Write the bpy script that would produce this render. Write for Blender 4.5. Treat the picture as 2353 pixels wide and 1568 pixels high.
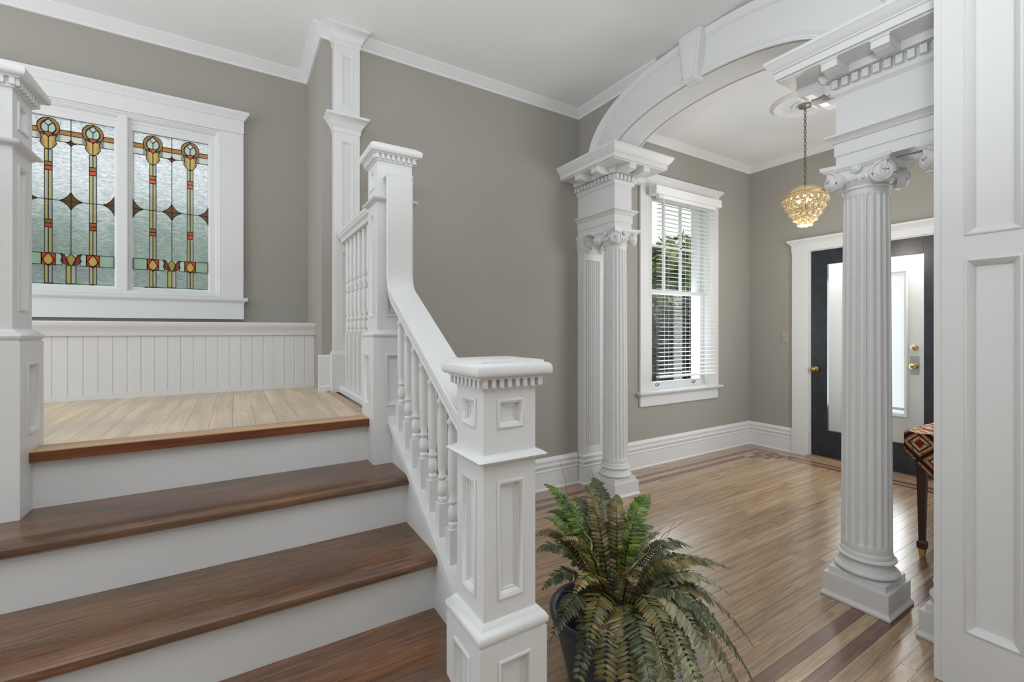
import bpy, bmesh, math, random
from mathutils import Vector, Matrix
random.seed(7)
PI = math.pi
for o in list(bpy.data.objects): bpy.data.objects.remove(o)
scene = bpy.context.scene
COL = scene.collection

# ------------------------------------------------------------------ camera
CAM_H = 1.35; YAW = 58.3391
cam_d = bpy.data.cameras.new('camera'); cam = bpy.data.objects.new('camera', cam_d); COL.objects.link(cam)
cam.location = (0, 0, CAM_H)
cam.rotation_euler = (PI/2, 0, math.radians(YAW-90))
cam_d.sensor_width = 36; cam_d.lens = 1032.65/2353*36
cam_d.shift_y = -(784-760.775)/2353
cam_d.clip_start = .02
scene.camera = cam

# ------------------------------------------------------------------ world, lights, exposure
w = bpy.data.worlds.new('overcast_sky'); scene.world = w; w.use_nodes = True
bg = w.node_tree.nodes['Background']
bg.inputs[0].default_value = (.90, .945, 1, 1); bg.inputs[1].default_value = 1.9
vs = scene.view_settings
vs.view_transform = 'Standard'; vs.look = 'None'; vs.gamma = 1; vs.exposure = -0.16; vs.use_curve_mapping = False
def area(name, loc, rot, sx, sy, power, col=(1,1,1)):
    l = bpy.data.lights.new(name, 'AREA'); l.shape = 'RECTANGLE'; l.size = sx; l.size_y = sy
    l.energy = power; l.color = col
    o = bpy.data.objects.new(name, l); COL.objects.link(o); o.location = loc; o.rotation_euler = rot
    return o
# daylight at windows and street door, plus added fill lamps
LIGHTS = [
    ('daylight_stair_window', (-2.5, 2.75, 2.2), (PI/2, 0, -PI/2), 1.4, 1.7, 15, (.93,.97,1)),
    ('hall_fill', (2.38, -.7, 1.8), (PI/2, 0, PI/2), 1.2, 1.6, 18, (.88,.95,1)),  # added fill for faces turned to +X; the wall has no window here
    ('daylight_foyer_window', (3.95, .38, 1.75), (PI/2, 0, 0), 1.1, 1.5, 34, (.93,.97,1)),
    ('daylight_sash_window', (4.0, 3.5, 1.28), (-PI/2, 0, 0), .95, 1.0, 15, (.90,.96,1)),
    ('vestibule_fill', (5.60, 1.88, 2.38), (0, 0, 0), .2, .9, 14, (1,.98,.95)),  # added fill lamp that brightens the street door, no fixture
    ('daylight_street_door', (5.735, 2.02, 1.22), (PI/2, 0, PI/2), .5, 1.42, 13, (.97,.99,1)),
    ('ceiling_fill', (-.15, -.3, 1.75), (PI, 0, 0), .5, .5, 110, (.89,.955,1)),  # added upward fill behind the camera to brighten the ceiling
]
for a in LIGHTS: area(*a)

# ------------------------------------------------------------------ materials
MATS = {}
def mat(name, col=(.8,.8,.8), rough=.5, metal=0, bump=None, var=None, coat=0, spec=.5, emit=None):
    """bump=(scale xyz, strength, distance); var=(scale xyz, colour2, contrast)"""
    m = bpy.data.materials.new(name); m.use_nodes = True; nt = m.node_tree; b = nt.nodes['Principled BSDF']
    b.inputs['Base Color'].default_value = (*col, 1); b.inputs['Roughness'].default_value = rough
    b.inputs['Metallic'].default_value = metal; b.inputs['Specular IOR Level'].default_value = spec
    if coat: b.inputs['Coat Weight'].default_value = coat; b.inputs['Coat Roughness'].default_value = .12
    def noise(sc, detail=4):
        tc = nt.nodes.new('ShaderNodeTexCoord'); mp = nt.nodes.new('ShaderNodeMapping'); n = nt.nodes.new('ShaderNodeTexNoise')
        mp.inputs['Scale'].default_value = sc; n.inputs['Scale'].default_value = 1; n.inputs['Detail'].default_value = detail
        nt.links.new(tc.outputs['Object'], mp.inputs['Vector']); nt.links.new(mp.outputs[0], n.inputs['Vector'])
        return n
    if var:
        n = noise(var[0]); r = nt.nodes.new('ShaderNodeValToRGB')
        lo, hi = .5-.5/var[2], .5+.5/var[2]
        r.color_ramp.elements[0].position = lo; r.color_ramp.elements[1].position = hi
        r.color_ramp.elements[0].color = (*col, 1); r.color_ramp.elements[1].color = (*var[1], 1)
        nt.links.new(n.outputs['Fac'], r.inputs[0]); nt.links.new(r.outputs[0], b.inputs['Base Color'])
    if bump:
        n = noise(bump[0]); bp = nt.nodes.new('ShaderNodeBump')
        bp.inputs['Strength'].default_value = bump[1]; bp.inputs['Distance'].default_value = bump[2]
        nt.links.new(n.outputs['Fac'], bp.inputs['Height']); nt.links.new(bp.outputs[0], b.inputs['Normal'])
    if emit: b.inputs['Emission Color'].default_value = (*emit[0],1); b.inputs['Emission Strength'].default_value = emit[1]
    MATS[name] = m
    return m
def s2l(*c): return tuple(((v/255)/12.92 if v/255 <= .04045 else ((v/255+.055)/1.055)**2.4) for v in c)

mat('white_paint', (.71,.71,.71), .38, bump=((60,60,25), .12, .002))
mat('white_trim', (.74,.74,.74), .42, bump=((40,40,40), .06, .002))
mat('ceiling_paint', (.84,.84,.84), .9, bump=((25,25,25), .05, .003))
mat('taupe_wall', s2l(163,159,151), .75, bump=((90,90,90), .08, .002), var=((.9,.9,.9), s2l(158,154,146), 1.5))
mat('brass', s2l(190,165,105), .28, metal=1)
mat('aged_steel', s2l(170,170,170), .35, metal=1)
mat('dark_door_wood', s2l(44,50,58), .3, bump=((3,40,60), .15, .002), var=((2,14,9), s2l(20,22,26), 1.6))
mat('dark_iron', s2l(60,58,50), .5, metal=.6)
mat('table_wood', s2l(74,38,26), .35, var=((60,60,6), s2l(42,20,14), 1.5))
mat('pot_glaze', s2l(72,82,98), .35, var=((5,5,5), s2l(48,56,70), 1.4), bump=((60,60,60),.05,.002))
mat('pot_soil', s2l(40,32,24), .95, bump=((60,60,60), .8, .01))
mat('twig_bark', s2l(98,66,56), .7)
mat('dried_stem', s2l(196,184,150), .7)
mat('blind_vinyl', s2l(238,238,238), .5)
mat('lead', s2l(38,40,40), .5, metal=.5)
mat('plate_paint', s2l(168,164,156), .5)
mat('canopy_metal', s2l(160,158,152), .35, metal=.8)
mat('chain_metal', s2l(120,112,84), .4, metal=.9)

def wood(name, c1, c2, axis='X', rough=.28, grain=1.0, rnd=.5, dark=None, spec=.5, stain=None, ior=1.5):
    """board wood: grain stretched along one axis, tint differs from board to board"""
    m = bpy.data.materials.new(name); m.use_nodes = True; nt = m.node_tree; b = nt.nodes['Principled BSDF']
    N = nt.nodes.new; L = nt.links.new
    geo = N('ShaderNodeNewGeometry'); info = N('ShaderNodeObjectInfo')
    off = N('ShaderNodeVectorMath'); off.operation = 'SCALE'; cmb = N('ShaderNodeCombineXYZ')
    for i in range(3): L(info.outputs['Random'], cmb.inputs[i])
    L(cmb.outputs[0], off.inputs[0]); off.inputs['Scale'].default_value = 37
    add = N('ShaderNodeVectorMath'); add.operation = 'ADD'; L(geo.outputs['Position'], add.inputs[0]); L(off.outputs[0], add.inputs[1])
    mp = N('ShaderNodeMapping'); sc = {'X': (3, 60, 60), 'Y': (60, 3, 60)}[axis]
    mp.inputs['Scale'].default_value = tuple(s*grain for s in sc); L(add.outputs[0], mp.inputs['Vector'])
    n = N('ShaderNodeTexNoise'); n.inputs['Scale'].default_value = 1; n.inputs['Detail'].default_value = 6; n.inputs['Distortion'].default_value = .6
    L(mp.outputs[0], n.inputs['Vector'])
    mp2 = N('ShaderNodeMapping'); mp2.inputs['Scale'].default_value = tuple(s*.22*grain for s in sc); L(add.outputs[0], mp2.inputs['Vector'])
    n2 = N('ShaderNodeTexNoise'); n2.inputs['Scale'].default_value = 1; n2.inputs['Detail'].default_value = 3; L(mp2.outputs[0], n2.inputs['Vector'])
    r = N('ShaderNodeValToRGB'); r.color_ramp.elements[0].position = .3; r.color_ramp.elements[1].position = .7
    r.color_ramp.elements[0].color = (*c1, 1); r.color_ramp.elements[1].color = (*c2, 1); L(n.outputs['Fac'], r.inputs[0])
    hsv = N('ShaderNodeHueSaturation'); L(r.outputs[0], hsv.inputs['Color'])
    mr = N('ShaderNodeMapRange'); mr.inputs['To Min'].default_value = 1-rnd*.5; mr.inputs['To Max'].default_value = 1+rnd*.5
    L(info.outputs['Random'], mr.inputs['Value'])
    mr2 = N('ShaderNodeMapRange'); mr2.inputs['From Min'].default_value = .3; mr2.inputs['From Max'].default_value = .7
    mr2.inputs['To Min'].default_value = .78; mr2.inputs['To Max'].default_value = 1.2; L(n2.outputs['Fac'], mr2.inputs['Value'])
    mul = N('ShaderNodeMath'); mul.operation = 'MULTIPLY'; L(mr.outputs[0], mul.inputs[0]); L(mr2.outputs[0], mul.inputs[1])
    L(mul.outputs[0], hsv.inputs['Value'])
    last = hsv.outputs[0]
    if stain:   # dark blotches and worn patches with a shape of their own
        mp3 = N('ShaderNodeMapping'); mp3.inputs['Scale'].default_value = stain[0]; L(geo.outputs['Position'], mp3.inputs['Vector'])
        n3 = N('ShaderNodeTexNoise'); n3.inputs['Scale'].default_value = 1; n3.inputs['Detail'].default_value = 5; L(mp3.outputs[0], n3.inputs['Vector'])
        rr = N('ShaderNodeMapRange'); rr.inputs['From Min'].default_value = .45; rr.inputs['From Max'].default_value = .68; L(n3.outputs['Fac'], rr.inputs['Value'])
        rr.inputs['To Max'].default_value = stain[2]
        mx = N('ShaderNodeMix'); mx.data_type = 'RGBA'; L(rr.outputs[0], mx.inputs['Factor']); L(last, mx.inputs['A']); mx.inputs['B'].default_value = (*stain[1], 1)
        last = mx.outputs['Result']
    L(last, b.inputs['Base Color'])
    b.inputs['Roughness'].default_value = rough; b.inputs['Specular IOR Level'].default_value = spec; b.inputs['IOR'].default_value = ior
    bp = N('ShaderNodeBump'); bp.inputs['Strength'].default_value = .12; bp.inputs['Distance'].default_value = .001
    L(n.outputs['Fac'], bp.inputs['Height']); L(bp.outputs[0], b.inputs['Normal'])
    MATS[name] = m
    return m
wood('oak_strip', s2l(144,116,88), s2l(184,156,124), 'X', .22, grain=1.5, rnd=.3, spec=.9, ior=1.75)
wood('oak_cross', s2l(144,116,88), s2l(184,156,124), 'Y', .22, grain=1.5, rnd=.3, spec=.9, ior=1.75)
wood('mahogany_strip', s2l(96,56,46), s2l(128,80,68), 'X', .23, rnd=.25, spec=.9, ior=1.75)
wood('mahogany_cross', s2l(96,56,46), s2l(128,80,68), 'Y', .23, rnd=.25, spec=.9, ior=1.75)
wood('stair_tread_wood', s2l(82,52,34), s2l(132,92,62), 'X', .22, grain=2.4, rnd=.15, ior=1.85, stain=((2.5,7,7), s2l(66,46,34), .7))
wood('landing_wood', s2l(200,178,150), s2l(216,198,172), 'Y', .4, grain=1.8, rnd=.1, stain=((1.6,2.2,2), s2l(182,172,158), .8))
wood('landing_edge', s2l(164,128,90), s2l(204,172,132), 'X', .4, rnd=.1)
wood('nosing_wood', s2l(84,44,26), s2l(128,74,46), 'X', .32, rnd=.1)

def lift(c, e): return tuple(v**e for v in c)
def schlick(nt, f0):
    N = nt.nodes.new; lw = N('ShaderNodeLayerWeight'); lw.inputs['Blend'].default_value = .5
    p = N('ShaderNodeMath'); p.operation = 'POWER'; nt.links.new(lw.outputs['Facing'], p.inputs[0]); p.inputs[1].default_value = 4
    a = N('ShaderNodeMath'); a.operation = 'MULTIPLY_ADD'; nt.links.new(p.outputs[0], a.inputs[0]); a.inputs[1].default_value = .8; a.inputs[2].default_value = f0
    return a
def tint_glass(name, col, diff=.7):
    m = bpy.data.materials.new(name); m.use_nodes = True; nt = m.node_tree; N = nt.nodes.new; L = nt.links.new
    nt.nodes.remove(nt.nodes['Principled BSDF']); out = nt.nodes['Material Output']
    t = N('ShaderNodeBsdfTransparent'); t.inputs[0].default_value = (*lift(col,.35), 1); col = lift(col,.7)
    tr = N('ShaderNodeBsdfTranslucent'); tr.inputs['Color'].default_value = (*col, 1)
    df = N('ShaderNodeBsdfDiffuse'); df.inputs['Color'].default_value = (*col, 1)
    gl = N('ShaderNodeBsdfGlossy'); gl.inputs['Roughness'].default_value = .15
    m0 = N('ShaderNodeMixShader'); m0.inputs[0].default_value = .15; L(tr.outputs[0], m0.inputs[1]); L(df.outputs[0], m0.inputs[2])
    m1 = N('ShaderNodeMixShader'); m1.inputs[0].default_value = diff; L(t.outputs[0], m1.inputs[1]); L(m0.outputs[0], m1.inputs[2])
    f = schlick(nt, .03); m2 = N('ShaderNodeMixShader'); L(f.outputs[0], m2.inputs[0]); L(m1.outputs[0], m2.inputs[1]); L(gl.outputs[0], m2.inputs[2])
    L(m2.outputs[0], out.inputs['Surface']); MATS[name] = m
def glass_mat(name, col, rough=.3, ripple=0., amount=1., ior=1.08):
    m = bpy.data.materials.new(name); m.use_nodes = True; nt = m.node_tree; N = nt.nodes.new; L = nt.links.new
    nt.nodes.remove(nt.nodes['Principled BSDF']); out = nt.nodes['Material Output']
    rf = N('ShaderNodeBsdfRefraction'); rf.inputs['Color'].default_value = (*col, 1); rf.inputs['Roughness'].default_value = rough; rf.inputs['IOR'].default_value = ior
    tr = N('ShaderNodeBsdfTranslucent'); tr.inputs['Color'].default_value = (*col, 1)
    gl = N('ShaderNodeBsdfGlossy'); gl.inputs['Roughness'].default_value = .12
    m1 = N('ShaderNodeMixShader'); m1.inputs[0].default_value = .3; L(rf.outputs[0], m1.inputs[1]); L(tr.outputs[0], m1.inputs[2])
    fr = schlick(nt, .04)
    m2 = N('ShaderNodeMixShader'); L(fr.outputs[0], m2.inputs[0]); L(m1.outputs[0], m2.inputs[1]); L(gl.outputs[0], m2.inputs[2])
    if ripple:
        geo = N('ShaderNodeNewGeometry'); mp = N('ShaderNodeMapping'); mp.inputs['Scale'].default_value = (38, 38, 130); L(geo.outputs['Position'], mp.inputs['Vector'])
        n = N('ShaderNodeTexNoise'); n.inputs['Scale'].default_value = 1; n.inputs['Detail'].default_value = 3; n.inputs['Distortion'].default_value = 1.2; L(mp.outputs[0], n.inputs['Vector'])
        bp = N('ShaderNodeBump'); bp.inputs['Strength'].default_value = ripple; bp.inputs['Distance'].default_value = .012; L(n.outputs['Fac'], bp.inputs['Height'])
        cr = N('ShaderNodeValToRGB'); cr.color_ramp.elements[0].position = .35; cr.color_ramp.elements[1].position = .68
        cr.color_ramp.elements[0].color = (*[v*.86 for v in col], 1); cr.color_ramp.elements[1].color = (*[min(1,v*1.22) for v in col], 1)
        L(n.outputs['Fac'], cr.inputs[0]); L(cr.outputs[0], rf.inputs['Color']); L(cr.outputs[0], tr.inputs['Color'])
        for s in (rf, gl): L(bp.outputs[0], s.inputs['Normal'])
    L(m2.outputs[0], out.inputs['Surface'])
    MATS[name] = m; return m
glass_mat('glass_ripple', (.80,.81,.81), .1, 1.0)
tint_glass('glass_milky', (.80,.77,.72))
tint_glass('glass_amber', s2l(196,140,72))
tint_glass('glass_brown', s2l(172,118,54))
tint_glass('glass_gold', s2l(226,190,110))
tint_glass('glass_red', s2l(226,90,66))
tint_glass('glass_olive', s2l(206,196,130))
tint_glass('glass_lilac', s2l(206,198,190))
tint_glass('glass_mint', s2l(206,222,208))
tint_glass('glass_green', s2l(184,204,184))
def clear_glass(name, tint=(1,1,1), refl=.03):
    m = bpy.data.materials.new(name); m.use_nodes = True; nt = m.node_tree; N = nt.nodes.new; L = nt.links.new
    nt.nodes.remove(nt.nodes['Principled BSDF']); out = nt.nodes['Material Output']
    t = N('ShaderNodeBsdfTransparent'); t.inputs[0].default_value = (*tint, 1)
    g = N('ShaderNodeBsdfGlossy'); g.inputs['Roughness'].default_value = .02
    f = schlick(nt, refl)
    x = N('ShaderNodeMixShader'); L(f.outputs[0], x.inputs[0]); L(t.outputs[0], x.inputs[1]); L(g.outputs[0], x.inputs[2]); L(x.outputs[0], out.inputs['Surface'])
    MATS[name] = m
tint_glass('frosted_glass', (.93,.94,.95), .9)
clear_glass('window_glass', (.96,.98,.97))
clear_glass('door_glass', (.95,.96,.95), .02)
def crystal(name, col):
    m = bpy.data.materials.new(name); m.use_nodes = True; b = m.node_tree.nodes['Principled BSDF']
    b.inputs['Base Color'].default_value = (*col, 1); b.inputs['Transmission Weight'].default_value = .85; b.inputs['Roughness'].default_value = .06; b.inputs['IOR'].default_value = 1.45
    MATS[name] = m
crystal('amber_crystal', (.98,.86,.62))
mat('bulb_glow', (1,.9,.7), .5, emit=((1,.82,.55), 8))

def foliage(name, c1, c2, c3, rough=.33, sc=18):
    m = bpy.data.materials.new(name); m.use_nodes = True; nt = m.node_tree; N = nt.nodes.new; L = nt.links.new
    b = nt.nodes['Principled BSDF']; geo = N('ShaderNodeNewGeometry')
    n = N('ShaderNodeTexNoise'); n.inputs['Scale'].default_value = sc; n.inputs['Detail'].default_value = 3; L(geo.outputs['Position'], n.inputs['Vector'])
    r = N('ShaderNodeValToRGB'); e = r.color_ramp.elements; e[0].position = .32; e[0].color = (*c1,1); e[1].position = .7; e[1].color = (*c3,1)
    x = e.new(.52); x.color = (*c2,1); L(n.outputs['Fac'], r.inputs[0])
    hs = N('ShaderNodeHueSaturation'); mr = N('ShaderNodeMapRange'); mr.inputs['To Min'].default_value = .6; mr.inputs['To Max'].default_value = 1.35
    L(geo.outputs['Random Per Island'], mr.inputs['Value']); L(mr.outputs[0], hs.inputs['Value']); L(r.outputs[0], hs.inputs['Color']); L(hs.outputs[0], b.inputs['Base Color'])
    b.inputs['Roughness'].default_value = rough
    MATS[name] = m
foliage('fern_green', s2l(58,84,26), s2l(96,122,40), s2l(120,132,60))
foliage('fern_olive', s2l(72,74,34), s2l(112,106,58), s2l(128,104,66))
foliage('fern_dark', s2l(50,58,34), s2l(84,90,58), s2l(116,116,86))
foliage('fern_tan', s2l(120,96,58), s2l(158,140,88), s2l(104,112,52))
foliage('fern_grey', s2l(92,96,66), s2l(138,138,104), s2l(160,154,122))
mat('fern_rachis', s2l(44,36,24), .6)
foliage('shrub_leaf', s2l(24,21,24), s2l(38,36,34), s2l(60,72,38), .4, 4)
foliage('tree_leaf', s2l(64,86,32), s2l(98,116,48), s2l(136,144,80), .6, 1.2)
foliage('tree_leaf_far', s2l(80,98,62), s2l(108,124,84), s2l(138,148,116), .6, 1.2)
foliage('hedge_leaf', s2l(120,166,132), s2l(150,196,164), s2l(186,216,192), .6, 2)
foliage('lawn', s2l(88,120,48), s2l(120,150,70), s2l(140,160,86), .8, 5)
mat('brick_wall_far', s2l(206,138,106), .8, var=((3,3,8), s2l(224,170,140), 1.5))

def kilim():
    m = bpy.data.materials.new('kilim'); m.use_nodes = True; nt = m.node_tree; N = nt.nodes.new; L = nt.links.new
    b = nt.nodes['Principled BSDF']; b.inputs['Roughness'].default_value = .9
    tc = N('ShaderNodeTexCoord'); mp = N('ShaderNodeMapping'); mp.inputs['Rotation'].default_value = (0, 0, PI/4); mp.inputs['Scale'].default_value = (7.5, 7.5, 0); mp.inputs['Location'].default_value = (.15,.3,0)
    sp = N('ShaderNodeSeparateXYZ'); L(tc.outputs['Object'], sp.inputs[0]); sm = N('ShaderNodeMath'); sm.operation = 'SUBTRACT'; L(sp.outputs[2], sm.inputs[0]); L(sp.outputs[0], sm.inputs[1])
    cb = N('ShaderNodeCombineXYZ'); L(sp.outputs[1], cb.inputs[0]); L(sm.outputs[0], cb.inputs[1]); L(cb.outputs[0], mp.inputs['Vector'])
    ck = N('ShaderNodeTexVoronoi'); ck.voronoi_dimensions = '2D'; ck.distance = 'CHEBYCHEV'; ck.inputs['Randomness'].default_value = 0; ck.inputs['Scale'].default_value = 1; L(mp.outputs[0], ck.inputs['Vector'])
    r = N('ShaderNodeValToRGB'); r.color_ramp.interpolation = 'CONSTANT'; e = r.color_ramp.elements
    e[0].position = 0; e[0].color = (*s2l(120,34,26),1); e[1].position = .14; e[1].color = (*s2l(206,176,134),1)
    for p, c in ((.24, s2l(60,34,24)), (.30, s2l(196,150,110)), (.38, s2l(170,96,64)), (.43, s2l(24,22,26))):
        x = e.new(p); x.color = (*c,1)
    L(ck.outputs['Distance'], r.inputs[0])
    n = N('ShaderNodeTexNoise'); n.inputs['Scale'].default_value = 55; L(tc.outputs['Object'], n.inputs['Vector'])
    rr = N('ShaderNodeMapRange'); rr.inputs['From Min'].default_value = .55; rr.inputs['From Max'].default_value = .6; L(n.outputs['Fac'], rr.inputs['Value']); rr.inputs['To Max'].default_value = .75
    mx = N('ShaderNodeMix'); mx.data_type = 'RGBA'; L(rr.outputs[0], mx.inputs['Factor']); L(r.outputs[0], mx.inputs['A']); mx.inputs['B'].default_value = (*s2l(44,26,22),1)
    L(mx.outputs['Result'], b.inputs['Base Color'])
    bp = N('ShaderNodeBump'); bp.inputs['Strength'].default_value = .3; bp.inputs['Distance'].default_value = .003; L(n.outputs['Fac'], bp.inputs['Height']); L(bp.outputs[0], b.inputs['Normal'])
    MATS['kilim'] = m
kilim()

# ------------------------------------------------------------------ mesh helpers
WOFF = {}
def tag(o, label=None, cat=None, group=None, kind=None):
    if label: o['label'] = label
    if cat: o['category'] = cat
    if group: o['group'] = group
    if kind: o['kind'] = kind
    return o
def thing(name, label, cat, loc=(0,0,0), group=None, rotz=0):
    o = bpy.data.objects.new(name, None); COL.objects.link(o); o.location = loc; o.rotation_euler = (0,0,rotz)
    o.empty_display_size = .1
    WOFF[o] = Vector(loc); return tag(o, label, cat, group)
class MB:
    """collects geometry in world (or thing-local) coordinates"""
    def __init__(s): s.v = []; s.f = []
    def add(s, vs, fs):
        k = len(s.v); s.v += [tuple(p) for p in vs]; s.f += [tuple(i+k for i in f) for f in fs]; return s
    def box(s, x0, x1, y0, y1, z0, z1):
        return s.add([(x,y,z) for z in (z0,z1) for y in (y0,y1) for x in (x0,x1)],
                     [(0,2,3,1),(4,5,7,6),(0,1,5,4),(2,6,7,3),(0,4,6,2),(1,3,7,5)])
    def prism(s, poly, axis, a, b):
        """poly 2D; axis 'X': poly=(y,z); 'Y': poly=(x,z); 'Z': poly=(x,y)"""
        n = len(poly)
        def P(p, t): return {'X': (t,p[0],p[1]), 'Y': (p[0],t,p[1]), 'Z': (p[0],p[1],t)}[axis]
        return s.add([P(p,a) for p in poly]+[P(p,b) for p in poly],
                     [tuple(range(n)), tuple(range(2*n-1,n-1,-1))]+[(i,(i+1)%n,n+(i+1)%n,n+i) for i in range(n)])
    def lathe(s, prof, seg=24, c=(0,0,0), cap=True, rfun=None):
        k = len(prof); vs = []
        for i in range(seg):
            a = 2*PI*i/seg
            for j,(r,z) in enumerate(prof):
                rr = rfun(r,z,a,j) if rfun else r
                vs.append((c[0]+rr*math.cos(a), c[1]+rr*math.sin(a), c[2]+z))
        fs = [(i*k+j, ((i+1)%seg)*k+j, ((i+1)%seg)*k+j+1, i*k+j+1) for i in range(seg) for j in range(k-1)]
        if cap: fs += [tuple(i*k for i in range(seg)), tuple(i*k+k-1 for i in range(seg-1,-1,-1))]
        return s.add(vs, fs)
    def sweep(s, path, prof, closed=False, O=(0,0,0), U=(1,0,0), V=(0,1,0), N=(0,0,1), cap=True):
        """sweep closed profile [(o,h)] along a 2D path with mitres; o is measured to the right of the path, h along N"""
        O, U, V, N = map(Vector, (O,U,V,N)); n = len(path); k = len(prof); vs = []
        P = [Vector(p) for p in path]
        for i in range(n):
            d0 = (P[i]-P[i-1]) if (closed or i > 0) else (P[1]-P[0])
            d1 = (P[(i+1) % n]-P[i]) if (closed or i < n-1) else (P[-1]-P[-2])
            d0.normalize(); d1.normalize()
            n0 = Vector((d0.y,-d0.x)); n1 = Vector((d1.y,-d1.x)); m = n0+n1
            if m.length < 1e-6: m = n0
            m = m.normalized(); m = m/max(.2, m.dot(n1))
            for (o,h) in prof:
                q = P[i]+m*o; vs.append(O+U*q.x+V*q.y+N*h)
        fs = []
        for i in range(n if closed else n-1):
            a = i*k; b = ((i+1) % n)*k
            fs += [(a+j, a+(j+1)%k, b+(j+1)%k, b+j) for j in range(k)]
        if cap and not closed: fs += [tuple(range(k)), tuple(range((n-1)*k+k-1, (n-1)*k-1, -1))]
        return s.add(vs, fs)
    def tube(s, pts, r, seg=6, r1=None):
        P = [Vector(p) for p in pts]; n = len(P); vs = []
        for i in range(n):
            d = (P[min(i+1,n-1)]-P[max(i-1,0)]).normalized()
            a = d.cross(Vector((0,0,1))) if abs(d.z) < .95 else d.cross(Vector((1,0,0)))
            a.normalize(); b = d.cross(a); rr = r+(r1-r)*i/(n-1) if r1 is not None else r
            vs += [P[i]+a*rr*math.cos(2*PI*j/seg)+b*rr*math.sin(2*PI*j/seg) for j in range(seg)]
        fs = [(i*seg+j, i*seg+(j+1)%seg, (i+1)*seg+(j+1)%seg, (i+1)*seg+j) for i in range(n-1) for j in range(seg)]
        fs += [tuple(range(seg)), tuple(range(n*seg-1, (n-1)*seg-1, -1))]
        return s.add(vs, fs)
    def ball(s, c, r, seg=10, rings=6, sz=1):
        prof = [(r*math.sin(PI*i/rings) if 0 < i < rings else r*.02, -r*sz*math.cos(PI*i/rings)) for i in range(rings+1)]
        return s.lathe(prof, seg, c)
    def xf(s, M):
        s.v = [tuple(M @ Vector(p)) for p in s.v]; return s
    def mesh(s, name, m, smooth=None, off=Vector((0,0,0)), bevel=0):
        me = bpy.data.meshes.new(name); me.from_pydata([tuple(Vector(p)-off) for p in s.v], [], s.f)
        bm = bmesh.new(); bm.from_mesh(me); bmesh.ops.recalc_face_normals(bm, faces=bm.faces)
        if bevel: bmesh.ops.bevel(bm, geom=[e for e in bm.edges if e.is_manifold and e.calc_face_angle(0) > .6], offset=bevel, segments=2, affect='EDGES', clamp_overlap=True)
        bm.to_mesh(me); bm.free()
        me.materials.append(MATS[m] if isinstance(m, str) else m)
        if smooth is not None:
            me.shade_smooth(); me.set_sharp_from_angle(angle=math.radians(smooth))
        return me
    def build(s, name, m, parent=None, smooth=None, bevel=0, local=False, label=None):
        off = WOFF.get(parent, Vector()) if (parent and not local) else Vector()
        return put(name, s.mesh(name, m, smooth, off, bevel), parent, label=label)
def put(name, me, parent=None, loc=(0,0,0), rot=(0,0,0), label=None):
    """loc is relative to the parent"""
    o = bpy.data.objects.new(name, me); COL.objects.link(o); o.parent = parent; o.location = loc; o.rotation_euler = rot
    WOFF[o] = (WOFF[parent] if parent else Vector())+Vector(loc)
    if label: o['label'] = label
    return o
def struct(name, mb, m, parent=None, **k):
    o = mb.build(name, m, parent, **k)
    if parent is None: o['kind'] = 'structure'
    return o
def copy_tree(o, parent=None):
    c = o.copy(); COL.objects.link(c); c.parent = parent
    WOFF[c] = (WOFF[parent] if parent else Vector())+Vector(o.location)
    for ch in list(o.children): copy_tree(ch, c)
    return c

def rect(x0, x1, y0, y1):          # clockwise seen from +N, so that 'right of the path' is inward;
    return [(x0,y0),(x0,y1),(x1,y1),(x1,y0)]
def rect_out(x0, x1, y0, y1):      # counter-clockwise: 'right' is outward
    return [(x0,y0),(x1,y0),(x1,y1),(x0,y1)]

# ------------------------------------------------------------------ main dimensions
YB = 3.1075      # rear wall of the hall and foyer
YS = 3.7515      # landing wall with the leaded window
XR = .476        # short return wall
XD = 5.2695      # wall with the entrance door
YF = .632        # foyer wall on the other side
XA = 2.62        # wall carrying the arch
ZC = 3.305       # ceiling
RISE = .192; GO = .2973; R3 = 1.4773; XS = .5919
R1, R2, R4, R5 = R3+2*GO, R3+GO, R3-GO, R3-2*GO
ZL = 5*RISE
NX, NY, UY, LX = .6115, 1.0787, 2.071, -.664

# ------------------------------------------------------------------ walls, ceiling
struct('ceiling', MB().box(-2.6, 5.6, -1.6, 4.0, ZC, ZC+.15), 'ceiling_paint')
WX0, WX1, WZ0, WZ1 = 3.53, 4.47, .735, 2.775      # sash window opening
b = MB().box(XR, WX0, YB, YB+.2, 0, ZC).box(WX1, XD+.2, YB, YB+.2, 0, ZC).box(WX0, WX1, YB, YB+.2, 0, WZ0).box(WX0, WX1, YB, YB+.2, WZ1, ZC)
struct('wall_back', b, 'taupe_wall')
SX0, SX1, SZ0, SZ1 = -1.133, -.082, 1.58, 2.745     # leaded window opening
b = MB().box(-2.6, SX0, YS, YS+.2, 0, ZC).box(SX1, XR+.2, YS, YS+.2, 0, ZC).box(SX0, SX1, YS, YS+.2, 0, SZ0).box(SX0, SX1, YS, YS+.2, SZ1, ZC)
struct('wall_landing', b, 'taupe_wall')
struct('wall_return', MB().box(XR, XR+.15, YB+.2, YS, 0, ZC), 'taupe_wall')
DY0, DY1, DZ = 1.33, 2.445, 2.215
b = MB().box(XD, XD+.15, YF-.2, DY0, 0, ZC).box(XD, XD+.15, DY1, YB, 0, ZC).box(XD, XD+.15, DY0, DY1, DZ, ZC)
struct('wall_right', b, 'taupe_wall')
struct('wall_front', MB().box(2.88, 3.4, YF-.2, YF, 0, ZC).box(4.5, XD, YF-.2, YF, 0, ZC).box(3.4, 4.5, YF-.2, YF, 0, .95).box(3.4, 4.5, YF-.2, YF, 2.55, ZC), 'taupe_wall')
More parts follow.
